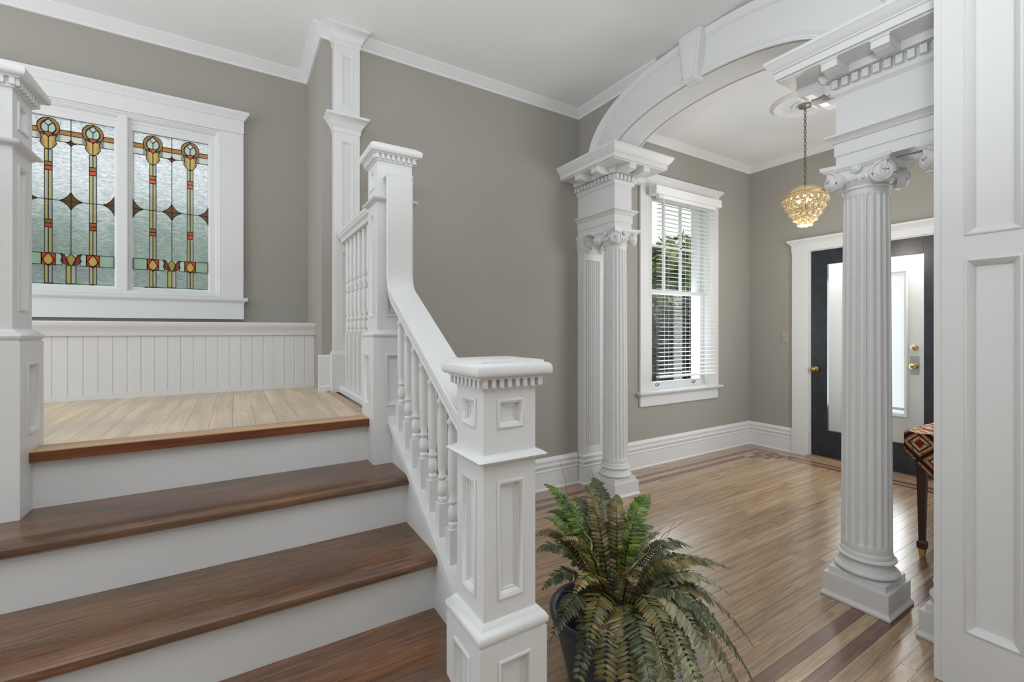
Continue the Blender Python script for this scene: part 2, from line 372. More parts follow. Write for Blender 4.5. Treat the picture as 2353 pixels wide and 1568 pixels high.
struct('wall_rear_blocker', MB().box(-2.6, 2.6, -1.75, -1.6, 0, ZC), 'taupe_wall')  # unseen wall, added to block sky light from behind the camera
struct('wall_left_blocker', MB().box(-2.75, -2.6, -1.75, .45, 0, ZC), 'taupe_wall')  # unseen wall, added and sized to cut sky light from the left
struct('wall_side', MB().box(2.45, 2.6, -1.6, YF-.2, 0, ZC), 'taupe_wall')
# small vestibule between the glazed door and the street door
b = MB().box(XD+.15, 5.75, DY1+.06, DY1+.16, 0, 2.5).box(XD+.15, 5.75, DY0, DY0+.1, 0, 2.5).box(XD+.15, 5.80, DY0, DY1+.16, 2.41, 2.5)
struct('wall_vestibule', b, 'white_paint')
# arch wall
YC, AI, BI, AO, BO, ZS = 1.87, .79, .252, 1.07, .542, 2.759
def ell(a, b, n=48, p=2.0, lo=0, hi=PI):
    out = []
    for i in range(n+1):
        t = lo+(hi-lo)*i/n; c, s_ = math.cos(t), math.sin(t)
        out.append((YC+a*math.copysign(abs(c)**(2/p), c), ZS+b*abs(s_)**(2/p)))
    return out
wall_poly = [(YF,ZS),(YF,ZC),(YB,ZC),(YB,ZS)]+ell(AI+.012, BI+.012)
struct('wall_arch', MB().prism(wall_poly, 'X', XA, 2.80), 'taupe_wall')

# crown mouldings
CROWN = [(0,3.234),(.012,3.234),(.014,3.25),(.03,3.262),(.05,3.288),(.058,3.292),(.058,ZC),(0,ZC)]
def trim(name, path, prof, m='white_trim', smooth=35): return struct(name, MB().sweep(path, prof), m, smooth=smooth)
trim('trim_1', [(-2.6,YS),(XR,YS),(XR,YB),(.60,YB)], CROWN)
trim('trim_2', [(.64,YB),(XA,YB),(XA,2.2)], CROWN)
trim('trim_3', [(2.80,YB),(XD,YB),(XD,YF),(2.80,YF)], CROWN)
# baseboards
BASE = [(0,0),(.03,0),(.03,.012),(.024,.02),(.022,.15),(.026,.155),(.026,.165),(.02,.172),(.024,.185),(.03,.195),(.03,.205),(.02,.212),(.02,.228),(.026,.235),(.026,.247),(.012,.262),(.008,.27),(0,.27)]
trim('baseboard_back', [(.72,YB),(2.585,YB)], BASE)
trim('baseboard_foyer', [(2.86,YB),(XD,YB),(XD,2.605)], BASE)
trim('baseboard_front', [(XD,1.16),(XD,YF),(2.88,YF)], BASE)
trim('baseboard_landing', [(XR-.02,YB),(.545,YB)], [(-.01,ZL),(.03,ZL),(.03,ZL+.03),(.022,ZL+.04),(.022,ZL+.225),(.012,ZL+.235),(-.01,ZL+.235)])

# ------------------------------------------------------------------ floors
floor = struct('floor', MB().box(-2.6, 5.80, -1.6, YB+.2, -.08, -.014), 'oak_strip')
PW = .0538; Y0 = .78
def plank(x0, x1, y0, y1, m, parent=floor, z=0, name='plank', t=.014, g=.0006):
    b = MB().box(x0+g, x1-g, y0+g, y1-g, z-t, z-random.uniform(0, .0006))
    return b.build(name, m, parent)
DARKROWS = {1, 3, 37, 39}
XE = 4.93
for k in range(-9, 44):
    y0 = Y0+k*PW; y1 = y0+PW
    if y1 > YB: y1 = YB
    x_end = XE if 0 <= k < 40 else XD
    if k < -3: x_end = 2.45
    rnd = random.Random(k*13+5)
    x = .74 if k > 2 else .35
    cuts = [x]
    x += rnd.uniform(.25, 1.3)
    while x < x_end-.3:
        cuts.append(x); x += rnd.uniform(.7, 1.9)
    cuts.append(x_end)
    dark = k in DARKROWS
    for a, c in zip(cuts, cuts[1:]):
        if k >= 37 and not dark or k < 37 or True:
            xe = min(c, 4.66) if (dark and k >= 37) else c
            if xe > a+.01: plank(a, xe, y0, y1, 'mahogany_strip' if dark else 'oak_strip')
# border across the entrance end
for i, (xa, xb, dk) in enumerate([(XE,XE+PW,1),(XE+PW,XE+2*PW,0),(XE+2*PW,XE+3*PW,1),(XE+3*PW,XE+4*PW,0),(XE+4*PW,XE+5*PW,0),(XE+5*PW,XD,0)]):
    for ya, yb in ((Y0,1.75),(1.75,2.50)):
        plank(xa, xb, ya, yb, 'mahogany_cross' if dk else 'oak_cross')
# fret inlay in the corner of the border: 8 x 8 squares
KEY = ['DDDDDDDD',
       'LLLLLLLD',
       'LLLDDDLD',
       'DDDDLDLD',
       'LLDLDDDD',
       'LLDDDLDL',
       'LLLLDDDL',
       'LLLLLLDD']
x0k = 4.66; ck = (XE+3*PW-x0k)/8
for i, row in enumerate(KEY):
    y1 = 2.932-i*PW
    j = 0
    while j < 8:
        e = j
        while e < 8 and row[e] == row[j]: e += 1
        plank(x0k+j*ck, x0k+e*ck, y1-PW, y1, 'mahogany_strip' if row[j] == 'D' else 'oak_strip', z=.0009, name='inlay_strip', t=.004)
        j = e
for xa, xb in ((XE+3*PW,XE+4*PW),(XE+4*PW,XE+5*PW),(XE+5*PW,XD)): plank(xa, xb, 2.50, 2.932, 'oak_cross')

# ------------------------------------------------------------------ staircase
st = thing('staircase', 'white staircase with worn brown treads climbing to a landing', 'staircase', (0, .9, 0))
TX0 = -1.25
def tread(z, yb, yf, x0=TX0, x1=XS, m='stair_tread_wood', t=.036):
    prof = [(yb,z-t),(yf+.008,z-t),(yf+.001,z-t+.006),(yf,z-t+.014),(yf,z-.018),(yf+.003,z-.010),(yf+.010,z-.0062),(yf+.022,z-.0042),(yf+.038,z-.0022),(yf+.056,z-.0008),(yf+.075,z),(yb,z)]
    return MB().prism(prof, 'X', x0, x1).build('tread', m, st, smooth=30)
NO = .03
for z, yb, yf in ((4*RISE,R1,R2-NO),(3*RISE,R2,R3-NO),(2*RISE,R3,R4-NO),(RISE,R4,R5-NO)):
    tread(z, yb, yf)
for z0, z1, y in ((4*RISE,5*RISE-.036,R1),(3*RISE,4*RISE-.036,R2),(2*RISE,3*RISE-.036,R3),(RISE,2*RISE-.036,R4),(0,RISE-.036,R5)):
    MB().box(TX0, XS, y, y+.02, z0-.036 if z0 else 0, z1).build('riser', 'white_paint', st)
# thin scotia line under each nosing
for z, y in ((4*RISE,R2),(3*RISE,R3),(2*RISE,R4)):
    MB().box(TX0, XS, y-.006, y, z-.05, z-.036).build('cove', 'white_paint', st)
# closed stringer with skirt
SL = RISE/GO
def shoe_z(y): return .536+ (y-1.267)*.6195
pts = [(1.16,0),(1.16,shoe_z(1.16)-.02),(1.98,shoe_z(1.98)-.02),(1.98,ZL-.04),(R1+.015,ZL-.15),(R1+.015,0)]
MB().prism(pts, 'X', XS, XS+.05).build('stringer', 'white_paint', st)
yy0, yy1 = 1.16, 1.985
poly = [(yy0,shoe_z(yy0)-.028),(yy1,shoe_z(yy1)-.028),(yy1,shoe_z(yy1)+.004),(yy0,shoe_z(yy0)+.004)]
shoe_poly = poly
MB().box(XS+.05, XS+.06, 1.17, R1+.015, 0, .5).build('side_panel', 'white_paint', st)
# landing
land = thing('stair_landing', 'pale worn oak landing in front of the panelled bench', 'landing', (-.2, 2.7, ZL-.04))
MB().box(TX0, XS, R1-NO, R1+.075, ZL-.036, ZL).build('nosing_board', 'landing_edge', land, bevel=.004)
MB().box(TX0, XS, R1-NO-.0012, R1-NO+.004, ZL-.034, ZL-.003).build('nosing_edge', 'nosing_wood', land, label='red-brown worn front edge')
MB().box(.50, .545, R1+.075, YB-.06, ZL-.036, ZL).build('border_strip', 'landing_edge', land)
MB().box(-2.6, .70, R1+.02, YS, ZL-.14, ZL-.036).build('landing_frame', 'white_paint', land)
x = -2.0; i = 0
while x < .50-.001:
    x1 = min(x+.083, .50)
    b = MB().box(x+.0005, x1-.0005, R1+.076, YB+.32, ZL-.03, ZL-random.uniform(0,.0006)); b.build('floor_board', 'landing_wood', land)
    x = x1

# ------------------------------------------------------------------ newel posts
PANEL = [(0,-.002),(0,.003),(.004,.005),(.010,.002),(.014,-.006),(.016,-.010),(.022,-.009),(.024,-.013),(.024,-.02),(0,-.02)]
def panel_on(mb_frame, O, U, V, N, x0, x1, y0, y1, sc=1.0):
    mb_frame.sweep(rect(x0,x1,y0,y1), [(o*sc,h*sc) for o,h in PANEL], True, O, U, V, N)
def newel(name, label, X, Y, zz, cap_h):
    t = thing(name, label, 'newel post', (X, Y, zz['z0']), 'white panelled newel posts of the staircase')
    hb, hs = .10125, .0788
    faces = [((0,-1),(1,0)),((-1,0),(0,-1)),((1,0),(0,1)),((0,1),(-1,0))]    # normal, U
    # core: base block and shaft with recessed panels (each panel a recess with moulding frame)
    def block(h, z0, z1, panels, nm):
        """four faces with rectangular recesses"""
        m = MB(); fr = MB()
        for (nx,ny),(ux,uy) in faces:
            O = Vector((X+nx*h, Y+ny*h, 0)); U = Vector((ux,uy,0)); V = Vector((0,0,1)); N = Vector((nx,ny,0))
            xs = panels[0]; zs = sorted({z0,z1}|{q for p in panels[1] for q in p})
            def P(x,z,h_=0): return O+U*x+V*z+N*h_
            def quad(a,b_,c,d): m.add([a,b_,c,d],[(0,1,2,3)])
            quad(P(-h,z0),P(-xs,z0),P(-xs,z1),P(-h,z1)); quad(P(xs,z0),P(h,z0),P(h,z1),P(xs,z1))
            rec = [p for p in panels[1] if not (zz['capov'] == .0381 and (nx,ny) == (0,-1) and p == zz['p2'])]
            for za, zb in zip(zs, zs[1:]):
                if (za,zb) in rec:
                    d = -.012
                    quad(P(-xs,za,d),P(xs,za,d),P(xs,zb,d),P(-xs,zb,d))
                    fr.sweep(rect(-xs-.002,xs+.002,za-.002,zb+.002), PANEL, True, O, U, V, N)
                else: quad(P(-xs,za),P(xs,za),P(xs,zb),P(-xs,zb))
        m.add([(X-h,Y-h,z1),(X+h,Y-h,z1),(X+h,Y+h,z1),(X-h,Y+h,z1)],[(0,1,2,3)])
        o = m.build(nm, 'white_paint', t)
        fr.build('panel_moulding', 'white_paint', o, smooth=40)
    block(hb, zz['z0'], zz['bm0'], (.046, [zz['bp']]), 'base')
    block(hs, zz['bm1']-.01, zz['cap0']+.03, (.038, [zz['p1'], zz['p2']]), 'shaft')
    r = rect_out(X-hs, X+hs, Y-hs, Y+hs); bw = hb-hs; z0, z1 = zz['bm0'], zz['bm1']; hh = z1-z0
    # base moulding
    MB().sweep(r, [(-.01,z0-.002),(bw-.004,z0-.002),(bw-.004,z0+.004),(bw-.001,z0+.006),(bw+.003,z0+.012),(bw+.004,z0+.45*hh),(bw-.001,z0+.65*hh),(bw-.008,z0+.72*hh),(bw-.010,z0+.8*hh),(.006,z0+.93*hh),(.002,z1),(-.01,z1)], True).build('base_moulding', 'white_paint', t, smooth=40)
    # middle moulding
    a, c = zz['mm']
    MB().sweep(r, [(-.01,a-.004),(.003,a),(.008,a+.005),(.020,a+.008),(.024,a+.014),(.022,c-.006),(.014,c),(.004,c+.004),(-.01,c+.004)], True).build('collar', 'white_paint', t, smooth=40)
    # dentils and cap
    zc = zz['cap0']; dh = .024
    MB().sweep(r, [(-.01,zc-.004),(.006,zc-.003),(.006,zc+dh+.006),(-.01,zc+dh+.006)], True).build('dentil_backing', 'white_paint', t)
    dme = MB().box(-.0065,.0065,-.010,.002,0,dh).mesh('dentil', 'white_paint', bevel=.001)
    for (nx,ny),(ux,uy) in faces:
        for i in range(8):
            q = -(hs+.010)+.0065+i*(2*(hs+.010)-.013)/7
            put('dentil', dme, t, (nx*(hs+.008)+ux*q, ny*(hs+.008)+uy*q, zc+.003-zz['z0']), (0,0,math.atan2(nx,-ny)))
    ov = zz['capov']; zt = zz['top']; zs_ = zc+dh
    MB().sweep(r, [(-hs,zs_),(ov*.55,zs_),(ov*.55,zs_+.004),(ov-.006,zs_+.006),(ov-.001,zs_+.012),(ov,zs_+.018),(ov-.001,zt-.016),(ov-.006,zt-.009),(ov-.012,zt-.007),(ov-.017,zt-.006),(ov-.018,zt-.001),(ov-.02,zt),(-hs,zt)], True).build('cap', 'white_paint', t, smooth=40)
    return t
ZLOW = dict(z0=0, bm0=.561, bm1=.612, bp=(.20,.516), p1=(.659,.962), p2=(1.10,1.172), mm=(1.008,1.030), cap0=1.203, top=1.274, capov=.034)
ZUP = dict(z0=4*RISE, bm0=1.317, bm1=1.356, bp=(1.02,1.246), p1=(1.415,1.876), p2=(1.99,2.075), mm=(1.921,1.942), cap0=2.105, top=2.175, capov=.038)
newel('newel_post', 'white panelled newel post at the foot of the railing, in front of the potted fern', NX, NY, ZLOW, .07)
newel('newel_post', 'white panelled newel post between the sloping handrail and the landing railing', NX, UY, dict(ZUP, capov=.0381), .07)
newel('newel_post', 'white panelled newel post with no rail, in front of the leaded window', LX, UY, ZUP, .07)

# ------------------------------------------------------------------ sloping handrail and balusters
rl = thing('stair_railing', 'white sloping stair railing with turned balusters and upswept handrail', 'railing', (NX, 1.55, .7))
MB().prism(shoe_poly, 'X', .572, .655).build('shoe_rail', 'white_paint', rl)
def rail_z(y): return 1.245+.62*(y-1.425)           # top surface of the sloping rail
path = [(1.15, rail_z(1.15)), (1.868, rail_z(1.868))]
YR = 1.912
c0 = Vector((1.868, rail_z(1.868))); c2 = Vector((YR, 1.61)); c1 = Vector((YR, rail_z(YR)-.005))
for i in range(1, 9):
    t_ = i/8; p = c0*(1-t_)**2+c1*2*t_*(1-t_)+c2*t_**2; path.append((p.x, p.y))
path.append((YR, 2.022))
HRP = [(-.028,-.078),(-.036,-.078),(-.040,-.072),(-.036,-.064),(-.033,-.056),(-.041,-.050),(-.046,-.046),(-.048,-.039),(-.044,-.032),(-.042,-.028),(-.052,-.024),(-.0575,-.016),(-.0575,-.007),(-.053,-.001),(-.049,-.003),(-.046,0),(-.02,.0008),(0,.0008)]
HR = HRP+[(-a,b_) for a,b_ in HRP[-2::-1]]
hro = MB().sweep(path, [(-b_, a) for a, b_ in HR], False, (NX,0,0), (0,1,0), (0,0,1), (1,0,0)).build('handrail', 'white_paint', rl, smooth=28)
MB().prism([(NX-.0575,2.021),(NX+.0575,2.021)]+[(NX+.0575*math.cos(PI*k/12), 2.022+.020*math.sin(PI*k/12)) for k in range(1,12)], 'Y', YR-.001, 1.985).build('rail_cap', 'white_paint', hro, smooth=40)
def bal_profile(h, kind):
    if kind == 0:   # stair baluster: h = total height above the shoe
        a = .20*h
        return a, [(.0125,a),(.016,a+.010),(.0165,a+.016),(.011,a+.022),(.015,a+.03),(.0175,a+.045),(.016,a+.062),(.0105,a+.078),(.016,a+.084),(.016,a+.092),(.0115,a+.098),(.0155,a+.12),(.0175,.60*h),(.0165,.80*h),(.0145,.84*h),(.0185,.85*h),(.0185,.87*h),(.013,.885*h),(.016,.915*h),(.014,.95*h),(.011,h)]
    a = .37*h
    return a, [(.012,a),(.015,a+.008),(.015,a+.014),(.0105,a+.02),(.0155,a+.035),(.015,a+.06),(.0105,a+.078),(.0145,a+.084),(.0145,a+.092),(.010,a+.1),(.0145,a+.14),(.015,.62*h),(.0105,.645*h),(.0145,.65*h),(.010,.66*h),(.0155,.68*h),(.015,.70*h),(.0105,.715*h),(.0145,.72*h),(.0150,.735*h),(.0150,h)]
def baluster(h, kind):
    a, prof = bal_profile(h, kind)
    b = MB().box(-.0185 if kind == 0 else -.0155, .0185 if kind == 0 else .0155, -.0185 if kind == 0 else -.0155, .0185 if kind == 0 else .0155, -.012, a)
    b.lathe(prof, 14)
    return b.mesh('baluster', 'white_paint', smooth=50)
H0 = rail_z(1.5)-.082-shoe_z(1.5)
me = baluster(H0, 0)
for i in range(8):
    y = 1.90-i*.0895
    put('baluster', me, rl, (0, y-1.55, shoe_z(y)-.7))
# level railing along the landing
lr = thing('landing_railing', 'white level landing railing between newel post and tall wall post', 'railing', (NX, 2.6, ZL))
lv = [(-.030,1.915),(.030,1.915),(.034,1.935),(.048,1.945),(.046,1.955),(.052,1.962),(.050,1.978),(.04,1.986),(-.04,1.986),(-.050,1.978),(-.052,1.962),(-.046,1.955),(-.048,1.945),(-.034,1.935)]
MB().sweep([(2.15,0),(3.035,0)], [(x_,z_) for x_, z_ in lv], False, (NX,0,0), (0,1,0), (1,0,0), (0,0,1)).build('handrail', 'white_paint', lr, smooth=40)
MB().sweep([(2.15,0),(3.035,0)], [(-.045,ZL),(.045,ZL),(.045,ZL+.028),(.038,ZL+.038),(-.038,ZL+.038),(-.045,ZL+.028)], False, (NX,0,0), (0,1,0), (1,0,0), (0,0,1)).build('bottom_rail', 'white_paint', lr)
me = baluster(1.915-ZL-.036, 1)
for i in range(8): put('baluster', me, lr, (0, 2.965-i*.105-2.6, .038))

# tall wall post
tp = thing('wall_post', 'tall white panelled post against the wall at the end of the landing railing', 'post', (.619, 3.07, ZL))
PX0, PX1, PY0 = .539, .699, 3.042
pp = MB(); fr = MB()
for z0, z1, win in ((ZL,2.64,[(1.30,1.86),(1.99,2.58)]),(2.70,3.21,[(2.80,3.14)])):
    zs = sorted({z0,z1}|{q for p in win for q in p}); xs = (PX0+.044, PX1-.044)
    for za, zb in zip(zs, zs[1:]):
        if (za,zb) in win:
            pp.box(PX0, xs[0], PY0, YB, za, zb).box(xs[1], PX1, PY0, YB, za, zb).box(xs[0], xs[1], PY0+.012, YB, za, zb)
            fr.sweep(rect(xs[0]-.002,xs[1]+.002,za-.002,zb+.002), [(o,h) for o,h in PANEL], True, (0,PY0,0), (1,0,0), (0,0,1), (0,-1,0))
        else: pp.box(PX0, PX1, PY0, YB, za, zb)
body = pp.build('body', 'white_paint', tp)
fr.build('panel_moulding', 'white_paint', tp, smooth=40)
rp = [(PX0,YB),(PX0,PY0),(PX1,PY0),(PX1,YB)]
def capmould(z0, z1, ov): return [(-.01,z0),(.004,z0),(.008,z0+.2*(z1-z0)),(.006,z0+.28*(z1-z0)),(.012,z0+.32*(z1-z0)),(.02,z0+.5*(z1-z0)),(ov*.85,z0+.82*(z1-z0)),(ov,z0+.86*(z1-z0)),(ov,z1),(-.01,z1)]
def mirror_right(path): return path        # path heads -Y on its left side: right-hand side is outward (-X)
MB().sweep(rp, capmould(2.63,2.735,.052), False).build('capital', 'white_paint', tp, smooth=40)
MB().sweep(rp, capmould(3.19,ZC,.056), False).build('capital', 'white_paint', tp, smooth=40)
MB().sweep(rp, [(-.01,ZL),(.014,ZL),(.014,ZL+.24),(.004,ZL+.26),(-.01,ZL+.26)], False).build('plinth', 'white_paint', tp)

# ------------------------------------------------------------------ panelled window seat
BY = 3.405
ws = thing('window_seat', 'white beadboard bench box built under the leaded window', 'bench', (-.6, 3.58, ZL))
MB().box(-2.2, XR, BY+.012, YS, ZL, 1.335).build('body', 'white_paint', ws)
prof = [(BY+.02,1.322),(BY-.012,1.322),(BY-.014,1.34),(BY-.018,1.356),(BY-.03,1.372),(BY-.036,1.385),(BY-.036,1.40),(BY-.03,1.405),(YS,1.405),(YS,1.335),(BY+.02,1.335)]
MB().prism(prof, 'X', -2.2, XR+.004).build('ledge', 'white_paint', ws, smooth=35)
BW = .0632; x = XR
while x > -2.15:
    b = MB(); g = .003; xa, xb = x-BW, x
    b.prism([(xa,BY+.013),(xa,BY+.003),(xa+g,BY+.003),(xa+g+.003,BY),(xb-.002,BY),(xb,BY+.002),(xb,BY+.013)], 'Z', ZL+.03, 1.325)
    b.build('bead_board', 'white_paint', ws); x -= BW
MB().box(-2.2, XR, BY-.008, BY+.01, ZL, ZL+.03).build('base_strip', 'white_paint', ws)

# ------------------------------------------------------------------ leaded window (window_1)
w1 = struct('window_1', MB().box(SX0,SX0+.02,YS-.02,YS+.12,SZ0,SZ1).box(SX1-.02,SX1,YS-.02,YS+.12,SZ0,SZ1).box(SX0+.02,SX1-.02,YS-.02,YS+.12,SZ1-.02,SZ1).box(SX0+.02,SX1-.02,YS-.02,YS+.12,SZ0,SZ0+.02), 'white_paint')
CF = YS-.035
for xa, xb in ((SX0-.133,SX0+.004),(SX1-.004,.053)): MB().box(xa, xb, CF, YS, SZ0, SZ1).build('side_casing', 'white_paint', w1, bevel=.003)
MB().box(SX0-.137, .055, CF-.004, YS, SZ1, 2.845).build('head_casing', 'white_paint', w1)
hc = [(SX0-.137,YS),(SX0-.137,CF-.004),(.055,CF-.004),(.055,YS)]
MB().sweep(hc, [(-.03,2.84),(.006,2.84),(.01,2.848),(.016,2.856),(.028,2.872),(.032,2.876),(.032,2.892),(-.03,2.892)], False).build('head_cap', 'white_paint', w1, smooth=35)
MB().sweep([(SX0-.137,YS),(SX0-.137,CF-.004),(.053,CF-.004),(.053,YS)], [(-.03,1.432),(.002,1.432),(.002,1.545),(.008,1.552),(.022,1.56),(.026,1.566),(.026,1.582),(-.03,1.582)], False).build('sill', 'white_paint', w1, smooth=35)
# inner stop moulding and mullion
MB().sweep(rect(SX0,SX1,SZ0,SZ1), [(0,-.01),(0,.03),(.008,.034),(.014,.030),(.016,.022),(.024,.022),(.028,.014),(.034,.010),(.036,-.01)], True, (0,YS,0), (1,0,0), (0,0,1), (0,-1,0)).build('stop_moulding', 'white_paint', w1, smooth=35)
MX0, MX1 = -.560, -.655
MB().box(MX1+.022, MX0-.022, YS-.02, YS+.05, SZ0, SZ1).build('mullion', 'white_paint', w1, bevel=.004)
GZ0, GZ1 = 1.640, 2.648; GW = .400
def leaded_sash(x0):
    """x0 = left edge of the glass; coordinates s (0..1 across), t (0..1 from the top)"""
    sf = MB().sweep(rect(x0-.048,x0+GW+.048,GZ0-.055,GZ1+.075), [(0,-.03),(0,.004),(.034,.004),(.040,-.004),(.044,-.006),(.050,-.03)], True, (0,YS+.005,0), (1,0,0), (0,0,1), (0,-1,0))
    sf.box(x0-.01, x0+GW+.01, YS+.005, YS+.03, GZ1-.002, GZ1+.05)
    sash = sf.build('sash', 'white_paint', w1, smooth=35)
    yg = YS+.02; Hh = GZ1-GZ0
    def W(s, t): return (x0+s*GW, GZ1-t*Hh)
    lead = MB()
    def line(pts, closed=False, r=.0021):
        P = [W(*p) for p in pts]
        prof = [(-r,0),(r,0),(r*.6,.004),(-r*.6,.004)]
        lead.sweep(P, prof, closed, (0,yg-.007,0), (1,0,0), (0,0,1), (0,-1,0))
    def piece(pts, m, lift=0, lines=True):
        P = [W(*p) for p in pts]
        MB().prism(P, 'Y', yg-.003-lift, yg+.001-lift).build('glass_piece', m, sash)
        if lines: line(pts+[pts[0]] if False else pts, True)
    def arc(cx, cy, rx, ry, a0, a1, n=8): return [(cx+rx*math.cos(math.radians(a0+(a1-a0)*i/n)), cy+ry*math.sin(math.radians(a0+(a1-a0)*i/n))) for i in range(n+1)]
    c = .4  # aspect: s unit is .4 m, t unit is ~1 m
    # clear field: separate panes between the coloured pieces
    RP, ML, AM = 'glass_ripple', 'glass_milky', 'glass_amber'
    def cell(sa, sb, ta, tb, m, lines=False): piece([(sa,ta),(sb,ta),(sb,tb),(sa,tb)], m, lines=lines)
    for sa, sb in ((0,.5),(.5,1)): cell(sa, sb, 0, .012, RP)
    for sa, sb in ((0,.12),(.38,.5),(.5,.62),(.88,1)): cell(sa, sb, .012, .075, RP)
    for sa, sb in ((0,.135),(.365,.5),(.5,.635),(.865,1)): cell(sa, sb, .075, .103, AM)
    for sa, sb in ((0,.165),(.335,.5),(.5,.665),(.835,1)): cell(sa, sb, .103, .145, ML)
    line([(0,.075),(.125,.075)]); line([(.375,.075),(.625,.075)]); line([(.875,.075),(1,.075)])
    line([(0,.103),(.14,.103)]); line([(.36,.103),(.64,.103)]); line([(.86,.103),(1,.103)])
    line([(0,.145),(.17,.145)]); line([(.33,.145),(.67,.145)]); line([(.83,.145),(1,.145)])
    for s0 in (.25,.75):                                  # corners round each tulip head
        for sg in (-1, 1):
            A_ = [(s0+sg*.125*math.sin(math.radians(a)), .068-.056*math.cos(math.radians(a))) for a in (0,20,40,60,80,90)]
            piece([(s0+sg*.13,.012)]+A_+[(s0+sg*.13,.068)], RP, lines=False)
            B_ = [(s0+sg*.125*math.sin(math.radians(a)), .068-.056*math.cos(math.radians(a))) for a in (90,105,120,135,150)]
            piece(B_+[(s0+sg*.06,.145),(s0+sg*.13,.145)], ML, lines=False)
    line([(.5,0),(.5,.82)])
    for sa, sb in ((0,.208),(.292,.5),(.5,.708),(.792,1)):
        cell(sa, sb, .145, .5, RP); cell(sa, sb, .5, .82, RP)
    line([(0,.5),(1,.5)])
    for sa, sb, mm in ((0,.175,'glass_green'),(.325,.40,'glass_mint'),(.60,.675,'glass_mint'),(.825,1,'glass_green')): cell(sa, sb, .82, .89, mm, True)
    cell(.40, .60, .82, .89, 'glass_mint')
    for sa, sb in ((0,.208),(.292,.445),(.555,.708),(.792,1)): cell(sa, sb, .89, 1, RP)
    # stems
    hw = .042
    for sc_, tops in ((.25,.2),(.75,.2)):
        for k, (ta, tb) in enumerate(((tops,.275),(.325,.5),(.5,.62),(.665,.82),(.89,1))):
            piece([(sc_-hw,ta),(sc_,ta),(sc_,tb),(sc_-hw,tb)], ('glass_olive','glass_lilac')[(k+int(sc_*4)//2) % 2], .003)
            piece([(sc_,ta),(sc_+hw,ta),(sc_+hw,tb),(sc_,tb)], ('glass_lilac','glass_olive')[(k+int(sc_*4)//2) % 2], .003)
        for ta, mm in ((.275,'glass_brown'),(.30,'glass_red'),(.62,'glass_brown'),(.643,'glass_red')):
            piece([(sc_-hw,ta),(sc_+hw,ta),(sc_+hw,ta+.024),(sc_-hw,ta+.024)], mm, .003)
    for i in (0, 1):
        piece([(.5-.055+i*.055,.89),(.5+i*.055,.89),(.5+i*.055,1),(.5-.055+i*.055,1)], ('glass_olive','glass_lilac')[i], .003)
    # four-pointed stars
    def star(s0, t0, w_, h_, m, half=0):
        P = []
        q = [(w_,0),(0,h_),(-w_,0),(0,-h_)]
        for i in range(4):
            (ax,ay), (bx,by) = q[i], q[(i+1) % 4]
            for j in range(5):
                u = j/5; k_ = 2*u*(1-u)*.27; P.append(((1-u)**2*ax+u*u*bx+k_*(ax+bx), (1-u)**2*ay+u*u*by+k_*(ay+by)))
        P = [(s0+x_, t0+y_) for x_, y_ in P]
        P = [(min(1,max(0,x_)), y_) for x_, y_ in P]
        R_ = []
        for p in P:
            if not R_ or abs(p[0]-R_[-1][0])+abs(p[1]-R_[-1][1]) > 1e-6: R_.append(p)
        piece(R_, m, .004)
    star(.5,.5,.135,.055,'glass_brown'); star(0,.5,.135,.055,'glass_brown'); star(1,.5,.135,.055,'glass_brown')
    star(.5,.148,.055,.02,'glass_red')
    # tulips on the two stems
    for s0 in (.25,.75):
        k = .42
        for sg in (-1, 1):
            O_ = [(s0+sg*.125*math.sin(math.radians(a)), .068-.056*math.cos(math.radians(a))) for a in (0,18,36,54,72,90,108,126,144,160)]
            I_ = [(s0+sg*.055,.099),(s0+sg*.082,.086),(s0+sg*.086,.068),(s0+sg*.07,.047),(s0+sg*.045,.034),(s0,.02)]
            piece(O_+I_, 'glass_amber', .004)
        piece([(s0,.02),(s0+.045,.042),(s0,.06),(s0-.045,.042)], 'glass_milky', .005)
        piece([(s0-.05,.040),(s0,.062),(s0,.10),(s0-.055,.098),(s0-.08,.080),(s0-.078,.06)], 'glass_mint', .005)
        piece([(s0+.05,.040),(s0,.062),(s0,.10),(s0+.055,.098),(s0+.08,.080),(s0+.078,.06)], 'glass_mint', .005)
        piece([(s0-.055,.099),(s0+.055,.099),(s0,.128)], 'glass_red', .006)
        for sg in (-1, 1):
            piece([(s0,.128),(s0+sg*.06,.103),(s0+sg*.095,.108),(s0+sg*.075,.135),(s0+sg*.09,.165),(s0+sg*.05,.19),(s0,.205)], 'glass_gold', .005)
    # small square flowers of the lower band
    for s0 in (.25,.75):
        for sg in (-1, 1):
            piece([(s0+sg*.075,.82),(s0,.82),(s0+sg*.03,.835),(s0+sg*.06,.862),(s0+sg*.075,.862)], 'glass_red', .003)
            piece([(s0+sg*.075,.89),(s0,.89),(s0+sg*.03,.885),(s0+sg*.06,.862),(s0+sg*.075,.862)], 'glass_red', .003)
        piece([(s0,.822),(s0+.03,.835),(s0+.06,.862),(s0+.03,.885),(s0,.90),(s0-.03,.885),(s0-.06,.862),(s0-.03,.835)], 'glass_gold', .006)
    for sg in (-1, 1):
        piece([(.5+sg*.02,.885),(.5+sg*.07,.885),(.5+sg*.115,.865),(.5+sg*.10,.84),(.5+sg*.12,.82),(.5+sg*.075,.825),(.5+sg*.05,.85)], 'glass_red', .004)
    piece([(.5,.82),(.545,.84),(.555,.86),(.53,.885),(.5,.893),(.47,.885),(.445,.86),(.455,.84)], 'glass_gold', .006)
    lead.build('lead_came', 'lead', sash)
leaded_sash(-.560); leaded_sash(-1.055)

